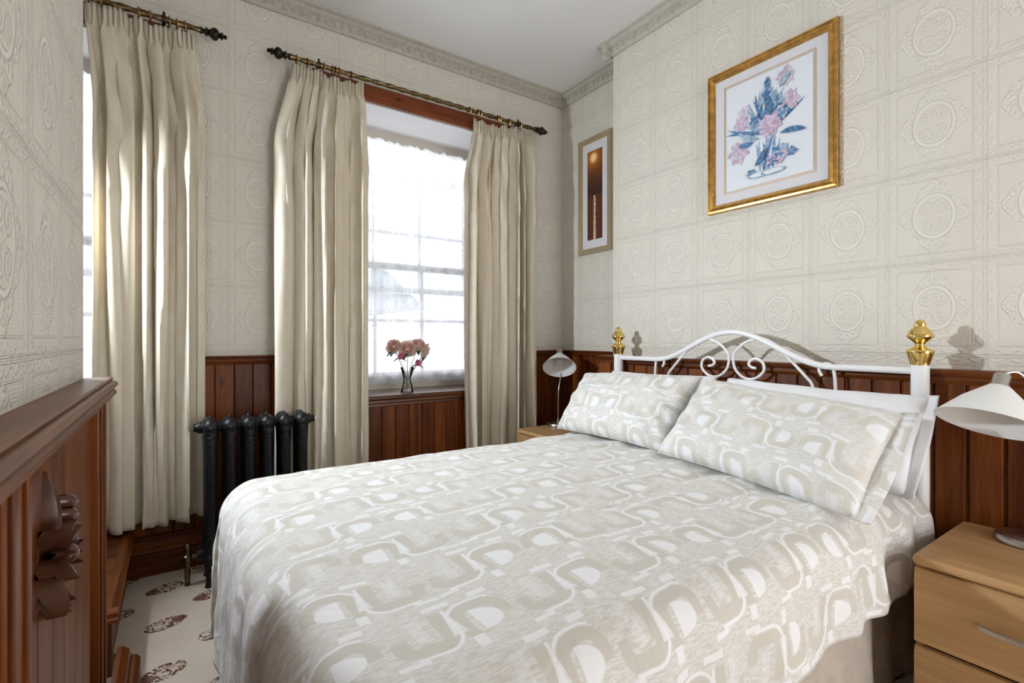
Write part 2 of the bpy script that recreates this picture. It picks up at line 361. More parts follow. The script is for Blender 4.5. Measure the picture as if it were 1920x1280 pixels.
# ------------------------------------------------------------------ helpers: meshes
class MB:
    def __init__(s): s.v = []; s.f = []; s.uv = None; s.mi = []
    def add(s, vs, fs, mi=0):
        o = len(s.v); s.v += [tuple(p) for p in vs]
        for f in fs: s.f.append(tuple(i + o for i in f)); s.mi.append(mi)
        return s
    def box(s, x0, x1, y0, y1, z0, z1, mi=0):
        return s.add([(x0, y0, z0), (x1, y0, z0), (x1, y1, z0), (x0, y1, z0), (x0, y0, z1), (x1, y0, z1), (x1, y1, z1), (x0, y1, z1)],
                     [(0, 3, 2, 1), (4, 5, 6, 7), (0, 1, 5, 4), (1, 2, 6, 5), (2, 3, 7, 6), (3, 0, 4, 7)], mi)
    def bbox(s, x0, x1, y0, y1, z0, z1, b=0.004, mi=0):   # bevelled box
        bm = bmesh.new(); bmesh.ops.create_cube(bm, size=1)
        for v in bm.verts: v.co = ((x0 + x1) / 2 + v.co.x * (x1 - x0), (y0 + y1) / 2 + v.co.y * (y1 - y0), (z0 + z1) / 2 + v.co.z * (z1 - z0))
        bmesh.ops.bevel(bm, geom=bm.edges[:], offset=b, segments=2, affect='EDGES', profile=0.6)
        bm.verts.index_update()
        s.add([v.co[:] for v in bm.verts], [[v.index for v in f.verts] for f in bm.faces], mi); bm.free(); return s
    def prism(s, prof, axis, a0, a1, mi=0):   # profile [(p,q)] swept along an axis: x -> (y,z), y -> (x,z), z -> (x,y)
        n = len(prof)
        def P(p, q, a): return {'x': (a, p, q), 'y': (p, a, q), 'z': (p, q, a)}[axis]
        vs = [P(p, q, a0) for p, q in prof] + [P(p, q, a1) for p, q in prof]
        fs = [(i, (i + 1) % n, n + (i + 1) % n, n + i) for i in range(n)] + [tuple(range(n))[::-1], tuple(range(n, 2 * n))]
        return s.add(vs, fs, mi)
    def lathe(s, prof, c=(0, 0, 0), seg=20, M3=None, mi=0):
        vs = []; fs = []
        for r, z in prof:
            for k in range(seg):
                a = 2 * PI * k / seg; p = Vector((r * math.cos(a), r * math.sin(a), z))
                if M3 is not None: p = M3 @ p
                vs.append(p + Vector(c))
        for i in range(len(prof) - 1):
            for k in range(seg):
                fs.append((i * seg + k, i * seg + (k + 1) % seg, (i + 1) * seg + (k + 1) % seg, (i + 1) * seg + k))
        fs += [tuple(range(seg))[::-1], tuple(range((len(prof) - 1) * seg, len(prof) * seg))]
        return s.add(vs, fs, mi)
    def tube(s, pts, rad, seg=8, closed=False, mi=0):
        pts = [Vector(p) for p in pts]; n = len(pts); vs = []; fs = []
        rr = rad if isinstance(rad, (list, tuple)) else [rad] * n
        up = None
        for i, p in enumerate(pts):
            a = pts[(i - 1) % n] if (closed or i > 0) else p; b = pts[(i + 1) % n] if (closed or i < n - 1) else p
            tdir = (b - a).normalized()
            if up is None:
                up = Vector((0, 0, 1)) if abs(tdir.z) < 0.9 else Vector((1, 0, 0))
            up = (up - tdir * up.dot(tdir)).normalized(); side = tdir.cross(up)
            for k in range(seg):
                an = 2 * PI * k / seg
                vs.append(p + (up * math.cos(an) + side * math.sin(an)) * rr[i])
        m = n if closed else n - 1
        for i in range(m):
            j = (i + 1) % n
            for k in range(seg):
                fs.append((i * seg + k, i * seg + (k + 1) % seg, j * seg + (k + 1) % seg, j * seg + k))
        if not closed: fs += [tuple(range(seg))[::-1], tuple(range((n - 1) * seg, n * seg))]
        return s.add(vs, fs, mi)
    def ball(s, c, rx, ry, rz, seg=12, rings=8, mi=0):
        prof = [(max(1e-4, math.sin(PI * i / rings)), -math.cos(PI * i / rings)) for i in range(rings + 1)]
        return s.lathe(prof, c, seg, Matrix.Diagonal((rx, ry, rz)), mi)
    def grid(s, fn, nu, nv, uvfn=None, mi=0):
        o = len(s.v)
        for j in range(nv + 1):
            for i in range(nu + 1): s.v.append(tuple(fn(i / nu, j / nv)))
        if uvfn:
            if s.uv is None: s.uv = {}
            for j in range(nv + 1):
                for i in range(nu + 1): s.uv[o + j * (nu + 1) + i] = uvfn(i / nu, j / nv)
        for j in range(nv):
            for i in range(nu):
                a = o + j * (nu + 1) + i
                s.f.append((a, a + 1, a + nu + 2, a + nu + 1)); s.mi.append(mi)
        return s
    def mesh(s, name, mats, smooth=False):
        me = D.meshes.new(name); me.from_pydata(s.v, [], s.f)
        for m in (mats if isinstance(mats, list) else [mats]): me.materials.append(m)
        me.polygons.foreach_set('material_index', s.mi)
        if s.uv:
            l = me.uv_layers.new(name='UVMap')
            for lp in me.loops: l.data[lp.index].uv = s.uv.get(lp.vertex_index, (0, 0))
        bm = bmesh.new(); bm.from_mesh(me); bmesh.ops.recalc_face_normals(bm, faces=bm.faces); bm.to_mesh(me); bm.free()
        if smooth:
            me.polygons.foreach_set('use_smooth', [True] * len(me.polygons))
            try: me.set_sharp_from_angle(angle=math.radians(50))
            except Exception: pass
        me.update(); return me
    def obj(s, name, mats, parent=None, smooth=False, loc=None):
        return link(name, s.mesh(name, mats, smooth), parent, loc)
def link(name, me, parent=None, loc=None):
    o = D.objects.new(name, me); COL.objects.link(o)
    if parent is not None: o.parent = parent
    if loc is not None: o.location = loc
    return o
def tag(o, label, cat, group=None):
    o['label'] = label; o['category'] = cat
    if group: o['group'] = group
    return o
def struct(o, label=None):
    o['kind'] = 'structure'
    if label: o['label'] = label
    return o
def thing(name, label, cat, loc=(0, 0, 0), rz=0, group=None):
    o = D.objects.new(name, None); COL.objects.link(o); o.location = loc; o.rotation_euler = (0, 0, rz)
    o.empty_display_size = 0.05
    return tag(o, label, cat, group)
def catmull(pts, n=8):
    P = [Vector(p) for p in pts]; out = []
    for i in range(len(P) - 1):
        p0 = P[max(0, i - 1)]; p1 = P[i]; p2 = P[i + 1]; p3 = P[min(len(P) - 1, i + 2)]
        for k in range(n):
            u = k / n
            out.append(0.5 * ((2 * p1) + (p2 - p0) * u + (2 * p0 - 5 * p1 + 4 * p2 - p3) * u * u + (3 * p1 - p0 - 3 * p2 + p3) * u ** 3))
    out.append(P[-1]); return out
def sst(a, b, x):
    x = min(1, max(0, (x - a) / (b - a))); return x * x * (3 - 2 * x)

# ------------------------------------------------------------------ setting: floor, ceiling, walls
struct(MB().box(XFARL, XA, YBACK, YW + 0.4, -0.1, 0).obj('floor', M['carpet']), 'beige carpet with brown flower medallions')
struct(MB().box(XFARL - 0.1, XA + 0.1, YBACK, YW + 0.4, ZC, ZC + 0.1).obj('ceiling', M['ceil']), 'plain cream painted ceiling')
b = MB(); YO = 3.26
xs = [XFARL, WIN[0][0], WIN[0][1], WIN[1][0], WIN[1][1], XA + 0.1]
for i in (0, 2, 4): b.box(xs[i], xs[i + 1], YW, YO, 0, ZC)
for a, c in WIN: b.box(a, c, YW, YO, 0, ZS - 0.03); b.box(a, c, YW, YO, ZH, ZC)
wall_window = struct(b.obj('wall_window', M['paper_x']), 'cream embossed wallpaper wall with two tall window openings')
wall_alcove = struct(MB().box(XA, XA + 0.1, YB - 0.1, YW, 0, ZC).obj('wall_alcove', M['paper_y']), 'narrow papered alcove wall beside the window')
wall_right = struct(MB().box(XB, XA + 0.1, YBACK, YB, 0, ZC).obj('wall_right', M['paper_y']), 'papered chimney breast wall behind the bed')
wall_left = struct(MB().box(XL - 0.35, XL, YBACK, YL, 0, ZC).obj('wall_left', M['paper_left']), 'projecting papered wall with wooden panelling on the left')
struct(MB().box(XFARL - 0.1, XFARL, YL - 0.3, YO, 0, ZC).obj('wall_recess', M['paper_y']))
struct(MB().box(XFARL, XL - 0.35, YL - 0.4, YL - 0.3, 0, ZC).obj('wall_recess_back', M['paper_x']))

struct(MB().box(XL, 0.85, YBACK - 0.1, YBACK, 0, ZC).box(2.0, XA + 0.1, YBACK - 0.1, YBACK, 0, ZC).box(0.85, 2.0, YBACK - 0.1, YBACK, 2.2, ZC).obj('wall_back_added', M['paper_x']), 'unseen wall added behind the camera, its opening sized to balance the light')  # added out of view; the gap limits how much sky light enters
# cornice with a running leaf relief
def cornice(name, axis, a0, a1, wx, sgn, relief0, relief1):
    # profile offsets (out from the wall, z)
    pr = [(0, ZC - 0.076), (0.012, ZC - 0.076), (0.014, ZC - 0.068), (0.020, ZC - 0.064), (0.026, ZC - 0.030), (0.048, ZC - 0.022), (0.052, ZC - 0.012), (0.070, ZC - 0.008), (0.072, ZC), (0, ZC)]
    mb = MB(); mb.prism([(wx + sgn * p, q) for p, q in pr], axis, a0, a1)
    n = int((relief1 - relief0) / 0.085)
    for k in range(n):
        c = relief0 + (k + 0.5) * (relief1 - relief0) / n
        def put(da, z, ra, rz_, out):
            p = (wx + sgn * out); cc = (c + da, p, z) if axis == 'x' else (p, c + da, z)
            rr = (ra, 0.007, rz_) if axis == 'x' else (0.007, ra, rz_)
            mb.ball(cc, *rr, seg=8, rings=5)
        put(0, ZC - 0.046, 0.014, 0.013, 0.0245)
        pts = []
        for q in range(9):
            an = q / 8 * 1.6 * PI + 0.4
            rad = 0.021 - 0.0012 * q
            aa = c + 0.0 + rad * math.cos(an) * 1.05; zz = ZC - 0.046 + rad * 0.75 * math.sin(an)
            out = 0.0255
            pts.append((aa, wx + sgn * out, zz) if axis == 'x' else (wx + sgn * out, aa, zz))
        mb.tube(pts, 0.0032, 5)
        put(0.036, ZC - 0.040, 0.010, 0.009, 0.025); put(0.044, ZC - 0.053, 0.012, 0.006, 0.0225); put(0.030, ZC - 0.056, 0.006, 0.006, 0.022)
    return struct(mb.obj(name, M['cornice'], smooth=True), 'moulded plaster cornice with a running leaf relief')
cornice('trim_1', 'x', -0.6, XA, YW, -1, -0.3, XA - 0.09)
cornice('trim_2', 'y', YB, YW, XA, -1, YB + 0.0, YW - 0.08)
cornice('trim_3', 'y', 0.2, YB + 0.072, XB, -1, 0.9, YB - 0.0)
struct(MB().prism([(YB + p, q) for p, q in [(0, ZC - 0.076), (0.012, ZC - 0.076), (0.026, ZC - 0.03), (0.07, ZC - 0.008), (0.072, ZC), (0, ZC)]], 'x', XB - 0.072, XA).obj('trim_4', M['cornice']))

# ------------------------------------------------------------------ wooden dado: planks, rails, skirting
PIT = 0.0865
def plank_mesh(name, axis, h, wdt=PIT):
    # v-jointed board standing on z=0, face towards -y (axis x) or -x (axis y)
    w2 = wdt / 2
    pr = [(-w2, 0.0), (-w2, -0.005), (-w2 + 0.003, -0.005), (-w2 + 0.008, -0.013), (w2 - 0.004, -0.013), (w2 - 0.0008, -0.008), (w2 - 0.0008, 0.0)]
    mb = MB()
    if axis == 'x': mb.prism(pr, 'z', 0, h)
    else: mb.prism([(q, p) for p, q in pr], 'z', 0, h)
    return mb.mesh(name, M['wood_z'])
def row(parent, me, axis, fixed, a0, a1, z0, pitch=PIT):
    n = int(round((a1 - a0) / pitch)); st = (a1 - a0) / n
    for k in range(n):
        c = a0 + (k + 0.5) * st
        link('plank', me, parent, (c, fixed, z0) if axis == 'x' else (fixed, c, z0))
pm_tall = plank_mesh('plank_tall', 'x', ZD - 0.03 - 0.16)
pm_sill = plank_mesh('plank_under_sill', 'x', ZS - 0.06 - 0.16)
row(wall_window, pm_tall, 'x', YW, WIN[0][1], WIN[1][0], 0.16)
row(wall_window, pm_sill, 'x', YW, WIN[1][0], WIN[1][1], 0.16)
row(wall_window, pm_tall, 'x', YW, WIN[1][1], XA, 0.16)
row(wall_window, pm_sill, 'x', YW, -0.6, WIN[0][1], 0.16)
pm_alc = plank_mesh('plank_alcove', 'y', ZD - 0.03 - 0.16)
row(wall_alcove, pm_alc, 'y', XA, YB, YW - 0.013, 0.16)
XP = XB - 0.065       # panelling on the chimney breast stands forward
b = MB().box(XP, XB, -0.6, YB + 0.03, 0, 0.97)
b.obj('panel_backing', M['wood_z'], wall_right)
pm_br = plank_mesh('plank_breast', 'y', 0.955 - 0.14)
row(wall_right, pm_br, 'y', XP, -0.3, YB - 0.06, 0.14)
MB().bbox(XP - 0.022, XP, YB - 0.06, YB + 0.03, 0.0, 0.955, 0.003).obj('corner_stile', M['wood_z'], wall_right)
def rail_prof(face, s, z, d):   # dado moulding, d = reach from the face
    return [(face, z), (face + s * d, z), (face + s * (d + 0.004), z - 0.006), (face + s * d, z - 0.013), (face + s * (d - 0.008), z - 0.016),
            (face + s * (d - 0.006), z - 0.026), (face + s * (d - 0.012), z - 0.034), (face + s * 0.013, z - 0.045), (face, z - 0.045)]
def skirt_prof(face, s):
    return [(face, 0.185), (face + s * 0.016, 0.185), (face + s * 0.026, 0.178), (face + s * 0.026, 0.168), (face + s * 0.016, 0.160), (face + s * 0.018, 0.128),
            (face + s * 0.030, 0.122), (face + s * 0.034, 0.108), (face + s * 0.024, 0.098), (face + s * 0.024, 0.0), (face, 0.0)]
for nm, a0, a1 in (('trim_5', WIN[0][1], WIN[1][0]), ('trim_6', WIN[1][1], XA)):
    struct(MB().prism(rail_prof(YW, -1, ZD, 0.030), 'x', a0, a1).obj(nm, M['wood_x']), 'stained wood dado rail on the window wall')
struct(MB().prism(rail_prof(XA, -1, ZD, 0.030), 'y', YB, YW).obj('trim_7', M['wood_y']), 'stained wood dado rail in the alcove')
struct(MB().prism([(XB, 0.984), (XP - 0.028, 0.984), (XP - 0.034, 0.976), (XP - 0.030, 0.966), (XP - 0.022, 0.962), (XP - 0.026, 0.95), (XP - 0.016, 0.938), (XP, 0.930), (XB, 0.930)], 'y', -0.6, YB + 0.045).obj('trim_8', M['wood_y'], smooth=False), 'deep moulded dado shelf on the chimney breast')
struct(MB().prism(skirt_prof(YW, -1), 'x', -0.6, XA).obj('baseboard_window', M['wood_x']), 'tall moulded skirting below the windows')
struct(MB().prism(skirt_prof(XA, -1), 'y', YB, YW).obj('baseboard_alcove', M['wood_y']))
struct(MB().prism(skirt_prof(XP, -1), 'y', -0.6, YB + 0.03).obj('baseboard_right', M['wood_y']))

# ------------------------------------------------------------------ windows
def build_window(name, x0, x1, label):
    root = D.objects.new(name, None); COL.objects.link(root); struct(root, label); root.empty_display_size = 0.05
    root.location = ((x0 + x1) / 2, YG, ZS); hw = (x1 - x0) / 2; Hh = ZH - ZS
    def part(nm, mb, mat, par=root): return mb.obj(nm, mat, par)
    yr = YW - YG
    # painted reveal linings
    part('reveal_lining', MB().box(-hw, -hw + 0.006, yr + 0.004, 0.1, 0, Hh), M['reveal'])
    part('reveal_lining', MB().box(hw - 0.006, hw, yr + 0.004, 0.1, 0, Hh), M['reveal'])
    part('soffit', MB().box(-hw + 0.006, hw - 0.006, yr + 0.004, 0.1, Hh - 0.006, Hh), M['reveal'])
    # lintel board on the wall face
    part('lintel', MB().bbox(-hw - 0.05, hw + 0.05, yr - 0.022, yr, Hh, Hh + 0.095, 0.003), M['wood_lintel'])
    # sill
    pr = [(0.0, 0.0), (yr - 0.035, 0.0), (yr - 0.042, -0.007), (yr - 0.042, -0.018), (yr - 0.034, -0.026), (yr - 0.026, -0.030), (yr - 0.028, -0.042), (yr - 0.016, -0.050), (yr - 0.018, -0.062), (yr - 0.012, -0.068), (yr, -0.068), (yr, -0.03), (0.0, -0.03)]
    part('sill', MB().prism(pr, 'x', -hw - 0.02, hw + 0.02), M['sillwood'])
    # frame: head, jambs, bottom
    f = MB()
    f.box(-hw + 0.006, hw - 0.006, 0.0, 0.10, Hh - 0.085, Hh - 0.006); f.box(-hw + 0.006, hw - 0.006, 0.0, 0.1, 0, 0.038)
    part('frame_head', f, M['beigepaint'])
    f = MB()
    for s in (-1, 1):
        xa, xb = sorted((s * (hw - 0.006), s * (hw - 0.05)))
        f.box(xa, xb, 0.0, 0.10, 0.038, Hh - 0.085)
    part('frame_jamb', f, M['whitepaint'])
    def sash(nm, y, z0, z1, bars, low):
        s = MB(); si = hw - 0.05; st = 0.045
        s.box(-si, -si + st, y, y + 0.035, z0, z1); s.box(si - st, si, y, y + 0.035, z0, z1)
        s.box(-si + st, si - st, y, y + 0.035, z0, z0 + (0.07 if low else 0.04)); s.box(-si + st, si - st, y, y + 0.035, z1 - 0.045, z1)
        o = part(nm, s, M['whitepaint'])
        inn = si - st; xe = [-inn, -inn / 3, inn / 3, inn]
        zb = [z0 + (0.07 if low else 0.04)] + bars + [z1 - 0.045]
        for q in xe[1:3]: part('glazing_bar', MB().box(q - 0.011, q + 0.011, y + 0.004, y + 0.031, zb[0], zb[-1]), M['whitepaint'], o)
        for q in bars: part('glazing_bar', MB().box(-inn, inn, y + 0.005, y + 0.03, q - 0.011, q + 0.011), M['whitepaint'], o)
        for i in range(3):
            for j in range(len(zb) - 1):
                part('pane', MB().box(xe[i] + 0.011, xe[i + 1] - 0.011, y + 0.016, y + 0.019, zb[j] + 0.008, zb[j + 1] - 0.008), M['glass'], o)
    sash('lower_sash', 0.015, 0.04, 1.59 - ZS, [1.206 - ZS], True)
    sash('upper_sash', 0.055, 1.395 - ZS, 2.215 - ZS, [1.80 - ZS], False)
    return root
build_window('window_1', *WIN[0], 'tall sash window mostly hidden behind the left wall')
build_window('window_2', *WIN[1], 'white sash window with small panes in a deep reveal')

def net(x0, x1, label):
    z0, z1 = 0.786, 2.366
    wd = x1 - x0
    def fn(u, v):
        x = x0 + wd * u; yy = YG - 0.035 + 0.010 * math.sin(u * wd * 55 + 2 * math.sin(v * 3)) + 0.006 * math.sin(u * wd * 23 + 1)
        top = z1 + 0.012 * abs(math.sin(u * wd * 48)) + 0.004 * math.sin(u * 150)
        bot = z0 + 0.008 * abs(math.sin(u * wd * 30))
        return (x, yy, bot + (top - bot) * v)
    o = MB().grid(fn, 150, 40, lambda u, v: (u * wd * 1.15, v * 1.58)).obj('net_curtain', M['net'], smooth=True)
    return tag(o, label, 'net curtain')
net(WIN[1][0] + 0.01, WIN[1][1] - 0.012, 'white lace net curtain hanging behind the vase of roses')
net(WIN[0][0] + 0.01, WIN[0][1] - 0.01, 'white lace net curtain showing as a sliver beside the left wall')

# ------------------------------------------------------------------ curtain poles and curtains
ZR, YR = 2.53, 2.735
def pole(x0, x1, ringxs, label):
    root = thing('curtain_pole', label, 'curtain pole', ((x0 + x1) / 2, YR, ZR), 0, 'twisted bronze curtain poles')
    L = (x1 - x0) / 2 - 0.09
    mb = MB(); n = 220; seg = 10; vs = []; fs = []
    for i in range(n + 1):
        x = -L + 2 * L * i / n
        for k in range(seg):
            a = 2 * PI * k / seg
            r = 0.0125 * (1 + 0.16 * math.cos(2 * (a - x * 42)))
            vs.append((x, r * math.cos(a), r * math.sin(a)))
    for i in range(n):
        for k in range(seg): fs.append((i * seg + k, i * seg + (k + 1) % seg, (i + 1) * seg + (k + 1) % seg, (i + 1) * seg + k))
    mb.add(vs, fs); mb.obj('rod', M['oldbrass'], root, True)
    fp = [(0.001, 0.0), (0.016, 0.0), (0.016, 0.006), (0.011, 0.010), (0.011, 0.016), (0.02, 0.02), (0.02, 0.026), (0.013, 0.031), (0.017, 0.038), (0.026, 0.048), (0.029, 0.058), (0.025, 0.068), (0.014, 0.075), (0.010, 0.079), (0.017, 0.083), (0.018, 0.088), (0.010, 0.093), (0.008, 0.097), (0.011, 0.101), (0.008, 0.107), (0.001, 0.109)]
    for s in (-1, 1):
        rot = Matrix.Rotation(s * PI / 2, 3, 'Y')
        MB().lathe(fp, (s * L, 0, 0), 14, rot).obj('finial', M['bronze'], root, True)
        br = MB().box(s * (L - 0.14) - 0.006, s * (L - 0.14) + 0.006, 0.0, YW - YR, -0.006, 0.006)
        br.lathe([(0.02, 0), (0.02, 0.008), (0.012, 0.012)], (s * (L - 0.14), YW - YR, 0), 12, Matrix.Rotation(PI / 2, 3, 'X'))
        br.lathe([(0.0165, -0.008), (0.0165, 0.008)], (s * (L - 0.14), 0, 0), 14, Matrix.Rotation(PI / 2, 3, 'Y'))
        br.lathe([(0.004, 0), (0.006, 0.012), (0.003, 0.02)], (s * (L - 0.14), 0, 0.014), 8)
        br.obj('bracket', M['bronze'], root, True)
    cx = (x0 + x1) / 2
    for q in ringxs:
        pts = [(q - cx + 0.003 * math.sin(a * 2), 0.021 * math.cos(a), -0.004 + 0.021 * math.sin(a)) for a in [2 * PI * k / 16 for k in range(16)]]
        MB().tube(pts, 0.0034, 6, True).obj('ring', M['ringmetal'], root, True)
pole(0.40, 2.145, [0.52, 0.575, 0.655, 0.70, 0.715, 0.735, 0.80, 1.54, 1.60, 1.62, 1.75, 1.765, 1.84, 1.93], 'twisted bronze curtain pole above the window with the roses')
pole(-1.56, 0.19, [-0.33, -0.30, -0.26, -0.13, -0.09, -0.02, 0.01, 0.04], 'twisted bronze curtain pole running out of view on the left')
def curtain(x0t, x1t, x0b, x1b, zt, zb, folds, seed, label, lean=0.0):
    rr = random.Random(seed)
    ph = [rr.uniform(0, 6.28) for _ in range(6)]; cloth = 1.15
    kn = [(rr.uniform(0.0, 1.0), rr.uniform(0.5, 1.3)) for _ in range(folds)]
    def fold(u, v):
        # uneven folds: warp u, then a rounded wave
        uu = u + 0.045 * math.sin(u * 9 + ph[0]) + 0.022 * math.sin(u * 17 + ph[1] + v * 1.3) + 0.018 * (1 - v) * math.sin(3 * v * 2 + u * 6 + ph[2])
        s = math.sin(uu * folds * 2 * PI + ph[3]); s2 = math.sin(uu * folds * 4.3 * PI + ph[4] + v)
        return math.copysign(abs(s) ** 0.7, s) * 0.72 + 0.34 * s2
    def fn(u, v):   # v: 0 bottom, 1 top
        t = 1 - v
        head = sst(0.945, 0.975, v)
        k = sst(1.0, 0.80, v)
        x0 = x0t + (x0b - x0t) * k; x1 = x1t + (x1b - x1t) * k
        x = x0 + (x1 - x0) * u
        amp = 0.043 * (0.55 + 0.45 * k) * (1 - 0.55 * head)
        f = fold(u, v)
        y = YR + 0.012 + amp * f - 0.012 * (1 - head)
        x += 0.012 * (1 - head) * math.sin(u * folds * 4 * PI + ph[5])
        pl = head * 0.010 * math.sin(u * folds * 9 * PI)     # tape pleats
        y += pl
        droop = 0.020 * (0.5 + 0.5 * math.sin(u * folds * 2 * PI + ph[2])) ** 2 + 0.012 * math.sin(u * 7 + ph[1])
        z = zb + (zt - zb) * v - droop * sst(0.85, 1.0, v) + 0.010 * (1 - v) ** 8 * f
        # soft diagonal drag lines under the heading
        y += 0.008 * sst(0.97, 0.9, v) * sst(0.55, 0.85, v) * math.sin(u * folds * 3 * PI + v * 40 + ph[0])
        return (x, y, z)
    wd = abs(x1b - x0b) * 2.0
    o = MB().grid(fn, folds * 22, 90, lambda u, v: (u * wd, v * (zt - zb))).obj('curtain', M['curtain'], smooth=True)
    md = o.modifiers.new('cloth_thickness', 'SOLIDIFY'); md.thickness = 0.004
    return tag(o, label, 'curtain', 'cream damask curtains')
curtain(-0.315, 0.085, -0.29, 0.115, 2.515, 0.255, 5, 3, 'long cream damask curtain beside the left wall, left of the radiator')
curtain(0.50, 0.875, 0.425, 0.90, 2.505, 0.26, 5, 11, 'cream damask curtain behind the radiator, left of the rose vase')
curtain(1.585, 2.05, 1.525, 2.075, 2.50, 0.30, 6, 23, 'cream damask curtain in the corner beside the small bedside lamp')

# ------------------------------------------------------------------ left wall: panelling, shelf, carving, low box
XS = -0.146
MB().box(XL, XS - 0.026, -0.6, YL - 0.004, 0, 0.95).obj('panel_backing', M['wood_z'], wall_left)
def flat_board(h, wdt):
    w2 = wdt / 2
    pr = [(-w2, 0.0), (-w2, 0.010), (-w2 + 0.0025, 0.013), (w2 - 0.0025, 0.013), (w2, 0.010), (w2, 0.0)]
    return MB().prism([(q, p) for p, q in pr], 'z', 0, h).mesh('board', M['wood_z'])
pml = flat_board(0.945, 0.1045)
for y0, n in ((0.845, 6), (-0.14, 8)):
    for k in range(n): link('plank', pml, wall_left, (XS - 0.026, y0 + 0.0525 + k * 0.105, 0.0))
for y0, y1 in ((YL - 0.115, YL - 0.002), (0.725, 0.825), (-0.25, -0.15)):
    MB().bbox(XS - 0.026, XS, y0, y1, 0, 0.945, 0.003).obj('stile', M['wood_z'], wall_left)
    for yy in (y0 + 0.018, y1 - 0.018): MB().bbox(XS - 0.001, XS + 0.005, yy - 0.007, yy + 0.007, 0, 0.94, 0.002).obj('bead', M['wood_z'], wall_left)
pr = [(XL, 0.989), (XS + 0.012, 0.989), (XS + 0.016, 0.986), (XS + 0.013, 0.981), (XS + 0.022, 0.978), (XS + 0.026, 0.970), (XS + 0.021, 0.963), (XS + 0.014, 0.961), (XS + 0.022, 0.954), (XS + 0.022, 0.946), (XS + 0.010, 0.938), (XS, 0.930), (XL, 0.930)]
MB().prism(pr, 'y', -0.6, YL + 0.018).obj('shelf', M['shelfwood'], wall_left)
MB().prism([(XS, 0.0), (XS + 0.058, 0.0), (XS + 0.058, 0.085), (XS + 0.046, 0.098), (XS + 0.036, 0.098), (XS + 0.030, 0.12), (XS + 0.012, 0.135), (XS, 0.135)], 'y', -0.6, 1.95).obj('skirting', M['wood_y'], wall_left)
# carved leaf boss
c = MB()
cy, cz = 0.985, 0.79
def blade(p0, p1, wdt, bulge, nseg=9, curl=0.0):
    p0 = Vector(p0); p1 = Vector(p1); dirv = (p1 - p0); L = dirv.length; dirv.normalize()
    side = Vector((0, dirv.z, -dirv.y)).normalized(); out = Vector((1, 0, 0))
    def fn(u, v):
        wv = wdt * math.sin(PI * min(1, (v * 0.92 + 0.08))) ** 0.7
        a = (u - 0.5) * 2
        return p0 + dirv * (L * v) + side * (a * wv) + out * (bulge * (1 - a * a) * math.sin(PI * (0.15 + 0.8 * v)) + 0.0035 * math.cos(a * 12) - 0.022 * abs(a) ** 4 - 0.004 * math.exp(-(a * 6) ** 2) + curl * v * v)
    c.grid(fn, 16, nseg * 2)
X0 = XS - 0.020
blade((X0 + 0.004, cy, cz - 0.02), (X0 + 0.006, cy - 0.004, cz + 0.105), 0.016, 0.024, 14)
for k in range(7):
    a = math.radians(190 + k * 50); L = 0.062 + 0.018 * math.sin(k * 2.1)
    blade((X0 + 0.008, cy + 0.006 * math.cos(a), cz - 0.02 + 0.006 * math.sin(a)), (X0 + 0.010 + 0.008 * (k % 2), cy + L * math.cos(a), cz - 0.02 + L * math.sin(a)), 0.0105, 0.012 + 0.004 * (k % 3), 10, 0.022)
for k in range(7):
    a = math.radians(215 + k * 51)
    blade((X0 + 0.022, cy, cz - 0.022), (X0 + 0.026, cy + 0.040 * math.cos(a), cz - 0.022 + 0.040 * math.sin(a)), 0.0075, 0.010, 8, 0.020)
for k in range(5): c.tube(catmull([(X0 + 0.012, cy + 0.030, cz + 0.05 - 0.02 * k), (X0 + 0.034, cy + 0.040, cz + 0.046 - 0.02 * k), (X0 + 0.026, cy + 0.056, cz + 0.036 - 0.02 * k)], 5), [0.010] * 5 + [0.008] * 5 + [0.005], 8)
c.ball((X0 + 0.036, cy, cz - 0.022), 0.012, 0.014, 0.014, 12, 8)
for q in (-0.016, 0.0, 0.016): blade((X0 + 0.006, cy + q * 0.4, cz - 0.045), (X0 + 0.010, cy + q * 1.3, cz - 0.115 + abs(q) * 0.8), 0.009, 0.014, 10, 0.02 + abs(q) * 0.5)
co = c.obj('carved_boss', M['carved'], wall_left, True); co['label'] = 'carved dark wooden leaf boss'
# low boarded box under the left window
bx = thing('boarded_box', 'low boarded wooden box with moulded lid under the left window', 'box', (-0.45, 2.40, 0))
MB().box(-0.38, 0.275, -0.36, 0.385, 0, 0.20).obj('body', M['wood_z'], bx)
MB().box(0.275, 0.283, -0.36, -0.29, 0, 0.2).obj('corner_stile', M['wood_z'], bx)
for k in range(5):
    MB().bbox(-0.38, 0.262, -0.375 + k * 0.153, -0.375 + (k + 1) * 0.153 - 0.0015, 0.20, 0.228, 0.002).obj('lid_board', M['wood_x'], bx)
lp = [(0.262, 0.228), (0.284, 0.228), (0.292, 0.222), (0.290, 0.212), (0.302, 0.206), (0.302, 0.196), (0.285, 0.188), (0.262, 0.188)]
MB().prism(lp, 'y', -0.375, 0.39).obj('lid_edging', M['wood_y'], bx)
MB().prism([(-0.375 - (p - 0.262), q) for p, q in lp], 'x', -0.38, 0.302).obj('lid_edging', M['wood_x'], bx)

